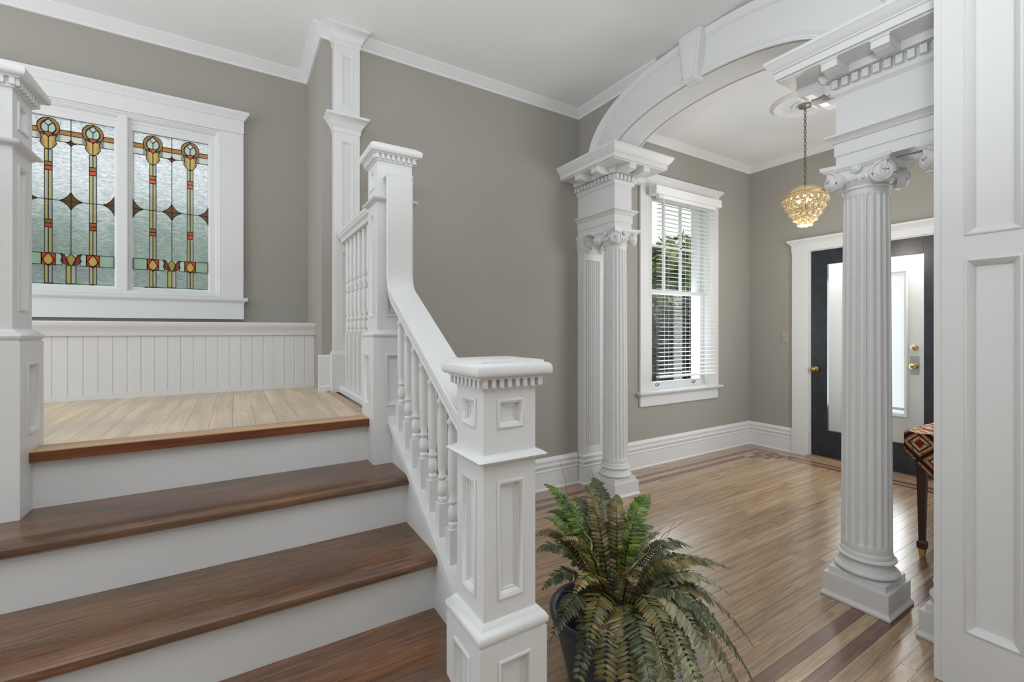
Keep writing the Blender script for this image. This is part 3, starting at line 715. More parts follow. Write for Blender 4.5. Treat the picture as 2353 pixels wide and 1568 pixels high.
# ------------------------------------------------------------------ sash window of the foyer (window_2)
CF = YB-.028; CI = .015
w2 = struct('window_2', MB().box(WX0,WX0+.02,YB-.01,YB+.2,WZ0,WZ1).box(WX1-.02,WX1,YB-.01,YB+.2,WZ0,WZ1).box(WX0+.02,WX1-.02,YB-.01,YB+.2,WZ1-.02,WZ1).box(WX0+.02,WX1-.02,YB-.01,YB+.2,WZ0,WZ0+.02), 'white_paint')
for xa, xb in ((3.374,WX0+.01),(WX1-.01,4.629)): MB().box(xa, xb, CF, YB, .735, WZ1).build('side_casing', 'white_paint', w2, bevel=.003)
MB().box(3.372, 4.631, CF-.004, YB, WZ1-.005, 2.86).build('head_casing', 'white_paint', w2)
MB().sweep([(3.372,YB),(3.372,CF-.004),(4.631,CF-.004),(4.631,YB)], [(-.02,2.85),(.006,2.85),(.012,2.862),(.03,2.882),(.036,2.888),(.036,2.905),(-.02,2.905)], False).build('head_cap', 'white_paint', w2, smooth=35)
MB().box(3.378, 4.625, CF+.004, YB, .60, .715).build('apron', 'white_paint', w2, bevel=.004)
MB().sweep([(3.374,YB),(3.374,CF-.004),(4.629,CF-.004),(4.629,YB)], [(-.02,.705),(.01,.705),(.022,.718),(.034,.728),(.036,.745),(-.02,.745)], False).build('sill', 'white_paint', w2, smooth=35)
# upper sash 3 x 2 panes, lower sash one pane
def sash(name, z0, z1, y0, y1, st_, bot, top, cols, rows):
    m = MB().box(WX0+.02,WX0+.02+st_,y0,y1,z0,z1).box(WX1-.02-st_,WX1-.02,y0,y1,z0,z1).box(WX0+.02+st_,WX1-.02-st_,y0,y1,z0,z0+bot).box(WX0+.02+st_,WX1-.02-st_,y0,y1,z1-top,z1)
    s = m.build(name, 'white_paint', w2)
    ga, gb, za, zb = WX0+.02+st_, WX1-.02-st_, z0+bot, z1-top
    for i in range(1, cols): x_ = ga+(gb-ga)*i/cols; MB().box(x_-.011,x_+.011,y0+.004,y1-.004,za,zb).build('muntin', 'white_paint', s)
    for i in range(1, rows): z_ = za+(zb-za)*i/rows; MB().box(ga,gb,y0+.004,y1-.004,z_-.012,z_+.012).build('muntin', 'white_paint', s)
    for i in range(cols):
        for j in range(rows):
            MB().box(ga+(gb-ga)*i/cols, ga+(gb-ga)*(i+1)/cols, (y0+y1)/2-.001, (y0+y1)/2+.001, za+(zb-za)*j/rows, za+(zb-za)*(j+1)/rows).build('pane', 'window_glass', s)
    return s
sash('upper_sash', 1.735, WZ1-.02, YB+.085, YB+.12, .05, .04, .05, 3, 2)
s_ = sash('lower_sash', WZ0+.02, 1.775, YB+.045, YB+.08, .05, .07, .04, 1, 1)
for x_ in (3.70, 4.28):
    b = MB().lathe([(.001,0),(.034,0),(.034,.004),(.026,.010),(.001,.012)], 20); b.xf(Matrix.Translation((x_,YB+.045,WZ0+.062)) @ Matrix.Rotation(PI/2,4,'X') @ Matrix.Diagonal((1,.55,1,1))); b.build('sash_lift', 'aged_steel', s_, smooth=40)
# venetian blind
bl = thing('venetian_blind', 'white venetian blind half open in front of the sash window', 'blind', (4.0, 3.0, .85))
BX0, BX1, BYY = 3.535, 4.44, 3.005
MB().box(3.46, 4.50, 2.955, 3.055, 2.685, 2.765).build('valance', 'blind_vinyl', bl, bevel=.004)
MB().box(BX0, BX1, BYY-.02, BYY+.02, 2.655, 2.69).build('headrail', 'blind_vinyl', bl)
nsl = 42; zt, zb = 2.64, .93
sme = {}
def slat(ang):
    k = round(ang, 2)
    if k not in sme:
        b = MB(); pr_ = []
        for i in range(6):
            u = -.0245+.049*i/5; pr_.append((u, .0022*(1-(u/.0245)**2)))
        pr_ = pr_+[(u, z_-.0014) for u, z_ in pr_[::-1]]
        b.prism(pr_, 'X', BX0, BX1); b.xf(Matrix.Translation((-4.0,0,0))); b.xf(Matrix.Rotation(ang,4,'X'))
        sme[k] = b.mesh('slat', 'blind_vinyl', smooth=60)
    return sme[k]
for i in range(nsl):
    put('slat', slat(math.radians(6 if i < 26 else 4)), bl, (0, BYY-3.0, zt-(zt-zb)*i/(nsl-1)-.85))
MB().box(BX0, BX1, BYY-.026, BYY+.026, .885, .905).build('bottom_rail', 'blind_vinyl', bl, bevel=.004)
for x_ in (BX0+.13, (BX0+BX1)/2, BX1-.13):
    for dy in (-.026,.026): MB().tube([(x_,BYY+dy,2.66),(x_,BYY+dy,.90)], .0012, 5).build('ladder_cord', 'blind_vinyl', bl)
MB().tube([(BX0+.035,BYY-.045,2.68),(BX0+.035,BYY-.045,1.75)], .005, 6).build('tilt_wand', 'blind_vinyl', bl)

# ------------------------------------------------------------------ columns, pilasters, entablatures, arch
CX = 2.712; CYL, CYR = 2.752, .992
def column_parts(t):
    """local coordinates, axis at the origin"""
    h = .1455
    MB().sweep(rect_out(-h+.01,h-.01,-h+.01,h-.01), [(-.14,0),(.010,0),(.010,.012),(.002,.024),(0,.03),(0,.118),(-.016,.118),(-.016,.148),(-.14,.148)], True).build('plinth', 'white_paint', t, local=True, bevel=.002)
    pr = [(.02,.146),(.118,.146)]
    pr += [(.118+.016*math.sin(PI*i/8), .148+.034*i/8) for i in range(9)]
    pr += [(.114,.184),(.114,.188),(.108,.194),(.106,.204),(.109,.214),(.113,.217)]
    pr += [(.113+.009*math.sin(PI*i/6), .218+.018*i/6) for i in range(7)]
    pr += [(.108,.238),(.108,.246),(.104,.262),(.10,.264),(.02,.264)]
    MB().lathe(pr, 48).build('base', 'white_paint', t, local=True, smooth=50)
    z0, z1, r0, r1 = .258, 2.058, .1035, .0935
    zs = [z0, z0+.02, z0+.035, z0+.042, z0+.05] + [z0+.05+(z1-z0-.1)*i/8 for i in range(1,8)] + [z1-.05, z1-.042, z1-.035, z1-.02, z1]
    fl = {0:0,1:0,2:0,3:.6,4:1}; n = len(zs)
    for j in range(n): fl[j] = fl[j] if j in (0,1,2,3,4) else fl.get(n-1-j, 1) if n-1-j < 5 else 1
    def rf(r, z, a, j):
        ph = (a*20/(2*PI)) % 1.0
        dep = 0 if (ph < .12 or ph > .88) else math.sqrt(max(0, 1-((ph-.5)/.40)**2))
        return r-.0085*dep*fl[j]
    MB().lathe([(r0+(r1-r0)*((z-z0)/(z1-z0))**1.3, z) for z in zs], 20*12, rfun=rf).build('shaft', 'white_paint', t, local=True, smooth=55)
    capital(t, 2.052)
def volute_mesh():
    """disc in the local XZ plane facing -Y with a raised spiral; centre at the origin"""
    R_ = .0475
    b = MB(); prof = [(.001,-.006),(R_-.004,-.006),(R_,-.002),(R_,.03),(.001,.03)]
    b.lathe(prof, 28); b.xf(Matrix.Rotation(PI/2,4,'X'))
    b.xf(Matrix.Diagonal((1,-1,1,1)))
    P = []
    for i in range(57):
        th = i/56*2.6*2*PI; r = R_*.97*math.exp(-.135*th)
        P.append((r*math.cos(PI/2-th), -.007, r*math.sin(PI/2-th)))
    b.tube(P, .0068, 6, .002)
    b.ball((0,-.007,0), .0065, 10, 6)
    return b.mesh('volute', 'white_paint', smooth=55)
VOL = volute_mesh()
ROS = MB().lathe([(.001,.0),(.022,.0),(.022,.006),(.017,.010),(.014,.008),(.010,.012),(.004,.014),(.001,.014)], 18).mesh('rosette', 'white_paint', smooth=45)
def egg_mesh():
    b = MB().ball((0,0,0), .0085, 8, 6, 1.35); return b.mesh('egg', 'white_paint', smooth=60)
EGG = egg_mesh()
def capital(t, z):
    pr = [(.02,0),(.097,0),(.101,.004),(.101,.012),(.097,.016),(.100,.02),(.112,.034),(.120,.05),(.118,.062),(.02,.062)]
    c = MB().lathe(pr, 40); c.xf(Matrix.Translation((0,0,z)))
    # abacus with hollow sides
    poly = []
    for q in range(4):
        a = q*PI/2
        for i in range(9):
            u = -1+2*i/8; x_ = u*.142; y_ = -(.118+.026*u*u)
            poly.append((x_*math.cos(a)-y_*math.sin(a), x_*math.sin(a)+y_*math.cos(a)))
    def ring(s0, za, s1, zb):
        n = len(poly); c.add([(x_*s0,y_*s0,z+za) for x_,y_ in poly]+[(x_*s1,y_*s1,z+zb) for x_,y_ in poly], [(i,(i+1)%n,n+(i+1)%n,n+i) for i in range(n)]+[tuple(range(n)),tuple(range(2*n-1,n-1,-1))])
    ring(.84,.06,.88,.1); ring(.93,.1,1.0,.113); ring(1.02,.113,1.04,.132)
    cap = c.build('capital', 'white_paint', t, local=True, smooth=45)
    for q in range(4):
        a = q*PI/2
        for sg in (-1, 1):
            v = put('volute', VOL, cap, (0,0,0))
            lx, ly = sg*.103, -.117
            v.location = (lx*math.cos(a)-ly*math.sin(a), lx*math.sin(a)+ly*math.cos(a), z+.053)
            v.rotation_euler = (0, 0, a+sg*math.radians(24)); v.scale = (-sg, 1, 1)
        lx, ly = 0, -.112
        r_ = put('rosette', ROS, cap, (-ly*math.sin(a)*-1 if False else (lx*math.cos(a)-ly*math.sin(a)), lx*math.sin(a)+ly*math.cos(a), z+.098))
        r_.rotation_euler = (PI/2, 0, a)
        for i in range(5):
            b_ = a-PI/2+math.radians(-28+14*i)
            put('egg', EGG, cap, (.118*math.cos(b_), .118*math.sin(b_), z+.048))
colL = thing('column', 'white fluted column standing beside the sash window', 'column', (CX, CYL, 0), 'white fluted columns under the arch')
column_parts(colL)
colR = copy_tree(colL); colR.location = (CX, CYR, 0); colR['label'] = 'white fluted column standing beside the tall panelled pilaster and covered table'

def pilaster(label, yw, sgn, depth):
    """sgn=-1: projects towards -Y from wall yw"""
    t = thing('pilaster', label, 'pilaster', (2.725, yw+sgn*depth/2, 0), 'fluted wall pilasters behind the columns')
    x0, x1 = 2.607, 2.843; yf = yw+sgn*depth
    def pth(): return [(x0,yw),(x0,yf),(x1,yf),(x1,yw)] if sgn < 0 else [(x1,yw),(x1,yf),(x0,yf),(x0,yw)]
    # fluted face as an extruded outline
    out = []; nfl = 7; fx0, fx1 = x0+.022, x1-.045; fw = (fx1-fx0)/nfl
    for i in range(nfl):
        a = fx0+i*fw+.0035; c = fx0+(i+1)*fw-.0035
        out += [(a+(c-a)*(.5-.5*math.cos(PI*j/6)), yf-sgn*.012*math.sin(PI*j/6)) for j in range(7)]
    poly = [(x0,yw),(x0,yf)]+out+[(x1,yf),(x1,yw)]
    MB().prism(poly, 'Z', .33, 1.975).build('shaft', 'white_paint', t, smooth=40)
    for za, zb in ((.26,.33),(1.975,2.03)): MB().box(x0,x1,min(yw,yf),max(yw,yf),za,zb).build('shaft_end', 'white_paint', t)
    MB().sweep(pth(), [(-.02,0)]+[(o-.012 if o > 0 else -.02, h) for o, h in BASE[1:-1]]+[(-.02,.27)], False).build('plinth', 'white_paint', t, smooth=35)
    c = MB().sweep(pth(), [(-.02,2.03),(.004,2.03),(.006,2.04),(.002,2.046),(.004,2.06),(.010,2.11),(.016,2.125),(.006,2.13),(.006,2.14),(.016,2.15),(.02,2.182),(-.02,2.182)], False).build('capital', 'white_paint', t, smooth=40)
    for x_, s2 in ((x0+.03,-1),(x1-.03,1)):
        v = put('volute', VOL, c, (0,0,0)); v.location = (x_-2.725, yf+sgn*.012-(yw+sgn*depth/2), 2.085)
        v.rotation_euler = (0,0,(0 if sgn < 0 else PI)+s2*.5*(1 if sgn < 0 else -1)); v.scale = (-s2*(1 if sgn < 0 else -1)*.9, .9, .9)
    v = put('volute', VOL, c, (x0-2.725-.004, (yw+yf)/2-(yw+sgn*depth/2), 2.085), (0,0,-PI/2)); v.scale = (.75,.8,.75)
    return t
pilaster('white fluted pilaster on the wall behind the column by the sash window', YB, -1, .078)
colE = copy_tree(colL); colE.location = (CX, .612, 0); colE['label'] = 'white fluted column almost hidden behind the tall panelled pilaster'

def entablature(label, ya, yw):
    """box from the free end ya to the wall yw, x 2.605..2.795"""
    x0, x1 = 2.608, 2.800
    t = thing('entablature', label, 'entablature', (2.70, (ya+yw)/2, 2.18), 'dentilled entablatures at the foot of the arch')
    if yw > ya: P = [(x0,yw),(x0,ya),(x1,ya),(x1,yw)]
    else: P = [(x1,yw),(x1,ya),(x0,ya),(x0,yw)]
    lo, hi = min(ya,yw), max(ya,yw)
    MB().sweep(P, [(-.08,2.182),(0,2.182),(0,2.236),(.006,2.236),(.006,2.298),(.012,2.30),(.018,2.310),(.032,2.324),(.040,2.328),(.040,2.338),(-.08,2.338)], False).build('architrave', 'white_paint', t, smooth=35)
    MB().box(x0, x1, lo, hi, 2.33, 2.56).build('frieze', 'white_paint', t)
    MB().sweep(P, [(-.08,2.535),(.003,2.535),(.006,2.541),(.014,2.547),(.018,2.553),(.018,2.612),(.05,2.618),(.06,2.66),(-.08,2.66)], False).build('bed_moulding', 'white_paint', t, smooth=35)
    co = MB().sweep(P, [(-.08,2.652),(.185,2.652),(.185,2.660),(.200,2.660),(.200,2.694),(.207,2.697),(.207,2.703),(.216,2.711),(.228,2.728),(.234,2.738),(.238,2.742),(.238,2.757),(-.08,2.757)], False).build('cornice', 'white_paint', t, smooth=35)
    dm = MB().box(-.0130,.0130,-.026,.004,0,.038).mesh('dentil', 'white_paint')
    mm = MB().box(-.034,.034,-.135,.01,.008,.052); 
    mm.box(-.038,.038,-.14,.01,.042,.052); mm.prism([(-.125,.008),(-.10,.0),(-.06,-.004),(-.02,.004),(0,.008)], 'X', -.03, .03)
    mm = mm.mesh('modillion', 'white_paint')
    segs = [((x0,yw),(x0,ya),(-1,0)), ((x0,ya),(x1,ya),(0,-1 if yw > ya else 1)), ((x1,ya),(x1,yw),(1,0))]
    base = WOFF[t]
    for (ax,ay),(bx_,by_),(nx,ny) in segs:
        A, B_ = Vector((ax,ay)), Vector((bx_,by_)); Ln = (B_-A).length; d = (B_-A)/Ln
        rot = math.atan2(nx,-ny)
        n_ = max(1, round((Ln+.02)/.0427))
        for i in range(n_+1):
            q = A+d*(Ln*i/n_ if False else min(Ln+.012, max(-.0 if False else (.012 if (ax,ay)[1] == yw else -.012), i*.0427+(.015 if (ax,ay)[1] == yw else -.006))))
            if i*.0427 > Ln+.01: break
            put('dentil', dm, t, (q.x+nx*.018-base.x, q.y+ny*.018-base.y, 2.57-base.z), (0,0,rot))
        free0 = (ay == ya); 
        spots = []
        if abs(nx) > 0:
            s_ = .045
            while s_ < Ln-.03: spots.append(s_); s_ += .2
            spots = [Ln-q if not free0 else q for q in spots]
        else: spots = [.02, Ln-.02]
        for q_ in spots:
            q = A+d*q_
            put('modillion', mm, t, (q.x+nx*.045-base.x, q.y+ny*.045-base.y, 2.604-base.z), (0,0,rot))
    return t
entablature('white dentilled entablature above the column beside the sash window', 2.652, YB)
entablature('white dentilled entablature above the column next to the tall panelled pilaster', 1.083, .629)

arch = thing('arch', 'white elliptical arch with keystone spanning the two columns', 'arch', (2.7, YC, ZS))
def arch_path(k, n=64):     # fraction between inner (0) and outer (1)
    return ell(AI+(AO-AI)*k, BI+(BO-BI)*k, n, 2.0+.25*k)
# front and back faces: strips between successive offset curves
PR = [(-.005,2.60),(-.005,2.572),(.02,2.572),(.04,2.578),(.09,2.578),(.11,2.585),(.13,2.589),(.15,2.585),(.19,2.590),(.20,2.590),(.80,2.590),(.81,2.584),(.84,2.578),(.87,2.580),(.90,2.575),(.985,2.568),(1,2.572),(1,2.625)]
b = MB(); n = 64; cur = [arch_path(k, n) for k, _ in PR]; m_ = n+1
vs_ = [(PR[j][1], cur[j][i][0], cur[j][i][1]) for j in range(len(PR)) for i in range(m_)]
b.add(vs_, [(j*m_+i, j*m_+i+1, (j+1)*m_+i+1, (j+1)*m_+i) for j in range(len(PR)-1) for i in range(n)])
b.build('archivolt', 'white_paint', arch, smooth=30)
b = MB(); b.add([(5.41-x_ if False else (2.80+2.62-x_), y_, z_) for x_, y_, z_ in vs_], [(j*m_+i, j*m_+i+1, (j+1)*m_+i+1, (j+1)*m_+i) for j in range(len(PR)-1) for i in range(n)])
b.build('archivolt', 'white_paint', arch, smooth=30)
ci = arch_path(-.005); co_ = arch_path(.05)
b = MB(); b.add([(x_,y_,z_) for x_ in (2.585,2.835) for y_,z_ in ci]+[(x_,y_,z_) for x_ in (2.585,2.835) for y_,z_ in co_],
   [(i,i+1,m_+i+1,m_+i) for i in range(n)]+[(2*m_+i,2*m_+i+1,3*m_+i+1,3*m_+i) for i in range(n)]+[(i,i+1,2*m_+i+1,2*m_+i) for i in range(n)]+[(m_+i,m_+i+1,3*m_+i+1,3*m_+i) for i in range(n)])
b.build('soffit', 'white_paint', arch, smooth=40)
def keystone(xa, xb):
    YK = 1.893
    b = MB().prism([(YK-.046,2.985),(YK+.046,2.985),(YK+.088,ZC),(YK-.088,ZC)], 'X', xa, 2.60)
    b.build('keystone', 'white_paint', arch, bevel=.003)
    b = MB().prism([(YK-.03,3.0),(YK+.03,3.0),(YK+.066,ZC-.002),(YK-.066,ZC-.002)], 'X', xa-.007, xa+.005)
    b.build('keystone_panel', 'white_paint', arch, bevel=.002)
keystone(2.532, 2.6)

# tall panelled pilaster by the entablature
pt = thing('panelled_pilaster', 'tall flat white pilaster with recessed panels running from floor to ceiling', 'pilaster', (2.4, .47, 0))
PXF = 2.32; y0_, y1_ = .30, .627; pa, pb = .395, .540
b = MB()
rows = [(.227,1.616),(1.707,3.1)]
zs = [0,.227,1.616,1.707,3.1,ZC]
b.box(PXF, 2.60, y0_, pa, 0, ZC).box(PXF, 2.60, pb, y1_, 0, ZC)
for za, zb in zip(zs, zs[1:]):
    b.box(PXF+(.02 if (za,zb) in rows else 0), 2.60, pa, pb, za, zb)
b.build('body', 'white_paint', pt)
for za, zb in rows:
    MB().sweep(rect(-pb-.001,-pa+.001,za-.001,zb+.001), [(0,-.02),(0,.004),(.006,.006),(.012,.001),(.016,-.004),(.024,-.012),(.026,-.02)], True, (PXF,0,0), (0,-1,0), (0,0,1), (-1,0,0)).build('panel_moulding', 'white_paint', pt, smooth=40)
MB().box(PXF-.003, PXF+.02, .607, y1_+.001, .001, ZC-.001).build('edge_strip', 'white_paint', pt, bevel=.001)

# ------------------------------------------------------------------ entrance door (door_1) with street door behind
d1 = struct('door_1', MB().box(XD-.005,XD+.15,DY1-.018,DY1,0,DZ).box(XD-.005,XD+.15,DY0,DY0+.018,0,DZ).box(XD-.005,XD+.15,DY0+.018,DY1-.018,DZ-.012,DZ), 'white_paint')
for ya, yb in ((DY1-.006,2.607),(1.168,DY0+.006)):
    MB().box(XD-.026, XD, ya, yb, .262, DZ).build('side_casing', 'white_paint', d1, bevel=.003)
    MB().box(XD-.036, XD, ya-.004, yb+.004, 0, .262).build('plinth_block', 'white_paint', d1, bevel=.003)
MB().box(XD-.03, XD, 1.164, 2.611, DZ-.004, 2.30).build('head_casing', 'white_paint', d1)
MB().sweep([(XD,2.611),(XD-.03,2.611),(XD-.03,1.164),(XD,1.164)], [(-.01,2.285),(.004,2.285),(.01,2.297),(.03,2.32),(.036,2.325),(.036,2.342),(-.01,2.342)], False).build('head_cap', 'white_paint', d1, smooth=35)
MB().box(XD-.06, XD+.16, DY0, DY1, 0, .024).build('threshold', 'oak_cross', d1)
lf = thing('glazed_door', 'dark wooden door with one tall glass pane and brass knob', 'door', (XD+.02, 1.88, .026))
gx = XD+.008; gy0, gy1 = 1.36, 2.425
MB().box(gx,gx+.04,2.275,gy1,.027,2.2).build('stile', 'dark_door_wood', lf, bevel=.003)
MB().box(gx,gx+.04,gy0,1.497,.027,2.2).build('stile', 'dark_door_wood', lf, bevel=.003)
MB().box(gx+.001,gx+.039,1.497,2.275,.027,.305).build('bottom_rail', 'dark_door_wood', lf, bevel=.002)
MB().box(gx+.001,gx+.039,1.497,2.275,2.05,2.2).build('top_rail', 'dark_door_wood', lf, bevel=.002)
MB().box(gx+.017,gx+.021,1.497,2.275,.305,2.05).build('glass_pane', 'door_glass', lf)
def knob(x, y, z, parent, r=.027, name='knob', proj=.06):
    b = MB().lathe([(.001,0),(.027,0),(.027,.005),(.012,.010),(.010,proj-.03),(r*.75,proj-.022),(r,proj-.006),(r*.85,proj+.010),(r*.4,proj+.017),(.001,proj+.018)], 20)
    b.xf(Matrix.Translation((x,y,z)) @ Matrix.Rotation(-PI/2,4,'Y')); return b.build(name, 'brass', parent, smooth=50)
knob(gx, 2.378, .945, lf)
MB().box(gx-.003, gx+.004, 2.352, 2.404, .85, 1.0).build('key_plate', 'dark_iron', lf, bevel=.001)
sd = thing('street_door', 'white street door with glazed panel and brass locks seen through the dark door', 'door', (5.77, 2.0, 0))
sx = 5.75; p0, p1, q0, q1 = 1.770, 2.28, .495, 1.943
b = MB().box(sx,sx+.045,1.47,p0,.0,2.34).box(sx,sx+.045,p1,2.50,0,2.34).box(sx,sx+.045,p0,p1,0,q0).box(sx,sx+.045,p0,p1,q1,2.34)
b.build('frame', 'white_paint', sd)
MB().sweep(rect(-p1,-p0,q0,q1), [(-.02,0),(-.02,.010),(-.01,.014),(0,.008),(.012,.004),(.012,-.02),(0,-.02)], True, (sx,0,0), (0,-1,0), (0,0,1), (-1,0,0)).build('glazing_bead', 'white_paint', sd, smooth=35)
MB().box(sx+.015, sx+.03, p0+.01, p1-.01, q0+.01, q1-.01).build('frosted_pane', 'frosted_glass', sd)
MB().box(sx+.002, sx+.014, p0+.012, p1-.012, q0+.05, q0+.075).build('pane_rail', 'white_paint', sd, bevel=.004)
MB().box(sx-.004, sx, 1.665, 1.735, .915, 1.10).build('lock_plate', 'aged_steel', sd, bevel=.001)
knob(sx-.003, 1.70, 1.0, sd, .028)
knob(sx, 1.70, 1.185, sd, .028, 'deadbolt', .03)

# light switch
sw = thing('light_switch', 'small painted light switch plate on the wall beside the entrance door', 'light switch', (XD-.003, 2.69, 1.28))
MB().box(XD-.006,XD,2.652,2.728,1.222,1.34).build('plate', 'plate_paint', sw, bevel=.002)
MB().box(XD-.0075,XD-.004,2.674,2.706,1.25,1.312).build('rocker_frame', 'plate_paint', sw, bevel=.001)
MB().box(XD-.014,XD-.005,2.684,2.696,1.27,1.295).build('toggle', 'plate_paint', sw, bevel=.001)

# ------------------------------------------------------------------ ceiling medallion and chandelier
HX, HY = 4.152, 1.956
med = thing('ceiling_medallion', 'round white plaster medallion on the foyer ceiling', 'ceiling medallion', (HX, HY, ZC))
MB().lathe([(.001,-.022),(.05,-.022),(.06,-.016),(.075,-.016),(.082,-.026),(.094,-.026),(.10,-.014),(.15,-.010),(.20,-.012),(.215,-.022),(.235,-.022),(.245,-.010),(.255,-.008),(.26,-.001),(.001,-.001)], 56, (0,0,0)).build('rose', 'ceiling_paint', med, local=True, smooth=40)
ch = thing('chandelier', 'small tiered chandelier of amber glass drops on a chain', 'chandelier', (HX, HY, 2.23))
MB().lathe([(.001,0),(.052,0),(.052,-.008),(.045,-.02),(.014,-.030),(.001,-.030)], 24, (0,0,ZC-.022-2.23)).build('canopy', 'canopy_metal', ch, local=True, smooth=40)
lk = MB()
P = [(.009*math.cos(2*PI*i/12)*1.0, 0, .017*math.sin(2*PI*i/12)) for i in range(12)]
P = P+[P[0]]
lk.tube(P, .0028, 6); lkm = lk.mesh('chain_link', 'chain_metal', smooth=60)
nl = 25
for i in range(nl): put('chain_link', lkm, ch, (0,0,(ZC-.058-2.23)-i*((ZC-.058-2.60)/(nl-1))), (0,0,(i % 2)*PI/2))
MB().lathe([(.004,.345),(.02,.36),(.05,.358),(.09,.345),(.13,.315),(.158,.275),(.162,.255),(.156,.255),(.150,.275),(.124,.308),(.086,.336),(.05,.348),(.02,.35),(.004,.335)], 36).build('dome', 'amber_crystal', ch, local=True, smooth=60)
MB().tube([(0,0,.05),(0,0,.375)], .006, 8).build('stem', 'chain_metal', ch, local=True)
drop = MB(); drop.lathe([(.0015,.0),(.008,-.006),(.0145,-.018),(.0175,-.030),(.0155,-.042),(.008,-.050),(.001,-.052)], 12)
drop.lathe([(.001,.020),(.007,.016),(.009,.009),(.006,.002),(.001,0)], 8)
dmesh = drop.mesh('glass_drop', 'amber_crystal', smooth=60)
for r, z, n_ in ((.158,.258,22),(.135,.205,19),(.108,.155,15),(.078,.108,11),(.045,.066,7)):
    P = [(r*math.cos(2*PI*i/32), r*math.sin(2*PI*i/32), z+.022) for i in range(33)]
    MB().tube(P, .0035, 6).build('tier_ring', 'brass', ch, local=True, smooth=60)
    for i in range(n_):
        a = 2*PI*(i+.3*r*10)/n_
        put('glass_drop', dmesh, ch, (r*math.cos(a), r*math.sin(a), z), (0,0,a))
put('glass_drop', dmesh, ch, (0,0,.058))
for a in (0, 2.1, 4.2): MB().ball((.05*math.cos(a), .05*math.sin(a), .235), .018, 10, 8, 1.3).build('bulb', 'bulb_glow', ch, local=True, smooth=60)
pl = bpy.data.lights.new('chandelier_glow', 'POINT'); pl.energy = 15; pl.color = (1,.92,.80); pl.shadow_soft_size = .05
plo = bpy.data.objects.new('chandelier_glow', pl); COL.objects.link(plo); plo.location = (HX,HY,2.17)

# ------------------------------------------------------------------ console table under a kilim
tb = thing('console_table', 'narrow brown side table with tapered legs standing by the foyer wall', 'table', (3.95, .86, 0))
tx0, tx1, ty0, ty1, tz = 3.455, 4.45, .66, 1.045, .735
MB().box(tx0, tx1, ty0, ty1, tz-.02, tz).build('top', 'table_wood', tb, bevel=.003)
MB().box(tx0+.03, tx1-.03, ty0+.03, ty1-.03, tz-.12, tz-.02).build('apron', 'table_wood', tb)
def leg_mesh():
    b = MB()
    def fr(z0, z1, a, c): b.add([(-a,-a,z0),(a,-a,z0),(a,a,z0),(-a,a,z0),(-c,-c,z1),(c,-c,z1),(c,c,z1),(-c,c,z1)], [(0,1,2,3),(4,5,6,7),(0,1,5,4),(1,2,6,5),(2,3,7,6),(3,0,4,7)])
    fr(.095,tz-.02,.0135,.026); fr(.05,.07,.020,.021); fr(.07,.085,.021,.022); fr(.085,.10,.022,.014)
    return b.mesh('leg', 'table_wood')
lm = leg_mesh()
FT = MB().add([(-.011,-.011,0),(.011,-.011,0),(.011,.011,0),(-.011,.011,0),(-.016,-.016,.05),(.016,-.016,.05),(.016,.016,.05),(-.016,.016,.05)], [(0,1,2,3),(4,5,6,7),(0,1,5,4),(1,2,6,5),(2,3,7,6),(3,0,4,7)]).mesh('foot', 'brass')
for x_ in (3.50, 4.40):
    for y_ in (1.0, .705):
        l_ = put('leg', lm, tb, (x_-3.95, y_-.86, 0)); put('foot', FT, l_)
cl = MB(); th = .008
ya, yb = 1.062, .645; ym = (ya+yb)/2
for xs_, sg in ((tx0-.012,-1),(tx1+.012,1)):
    out = [(ya,tz+.004),(ya,.632),(ym+.03,.44),(ym-.03,.44),(yb,.632),(yb,tz+.004)]
    cl.prism(out, 'X', xs_, xs_+sg*th)
cl.box(tx0-.012-th, tx1+.012+th, yb, ya, tz+.001, tz+.012)
cl.prism([(tx0-.02,tz+.012),(tx0-.02,.632),(tx1+.02,.632),(tx1+.02,tz+.012)], 'Y', ya, ya+.006)
o = cl.build('table_runner', 'kilim', None, bevel=.003); tag(o, 'red, black and tan patterned kilim cloth draped over the side table', 'tablecloth')

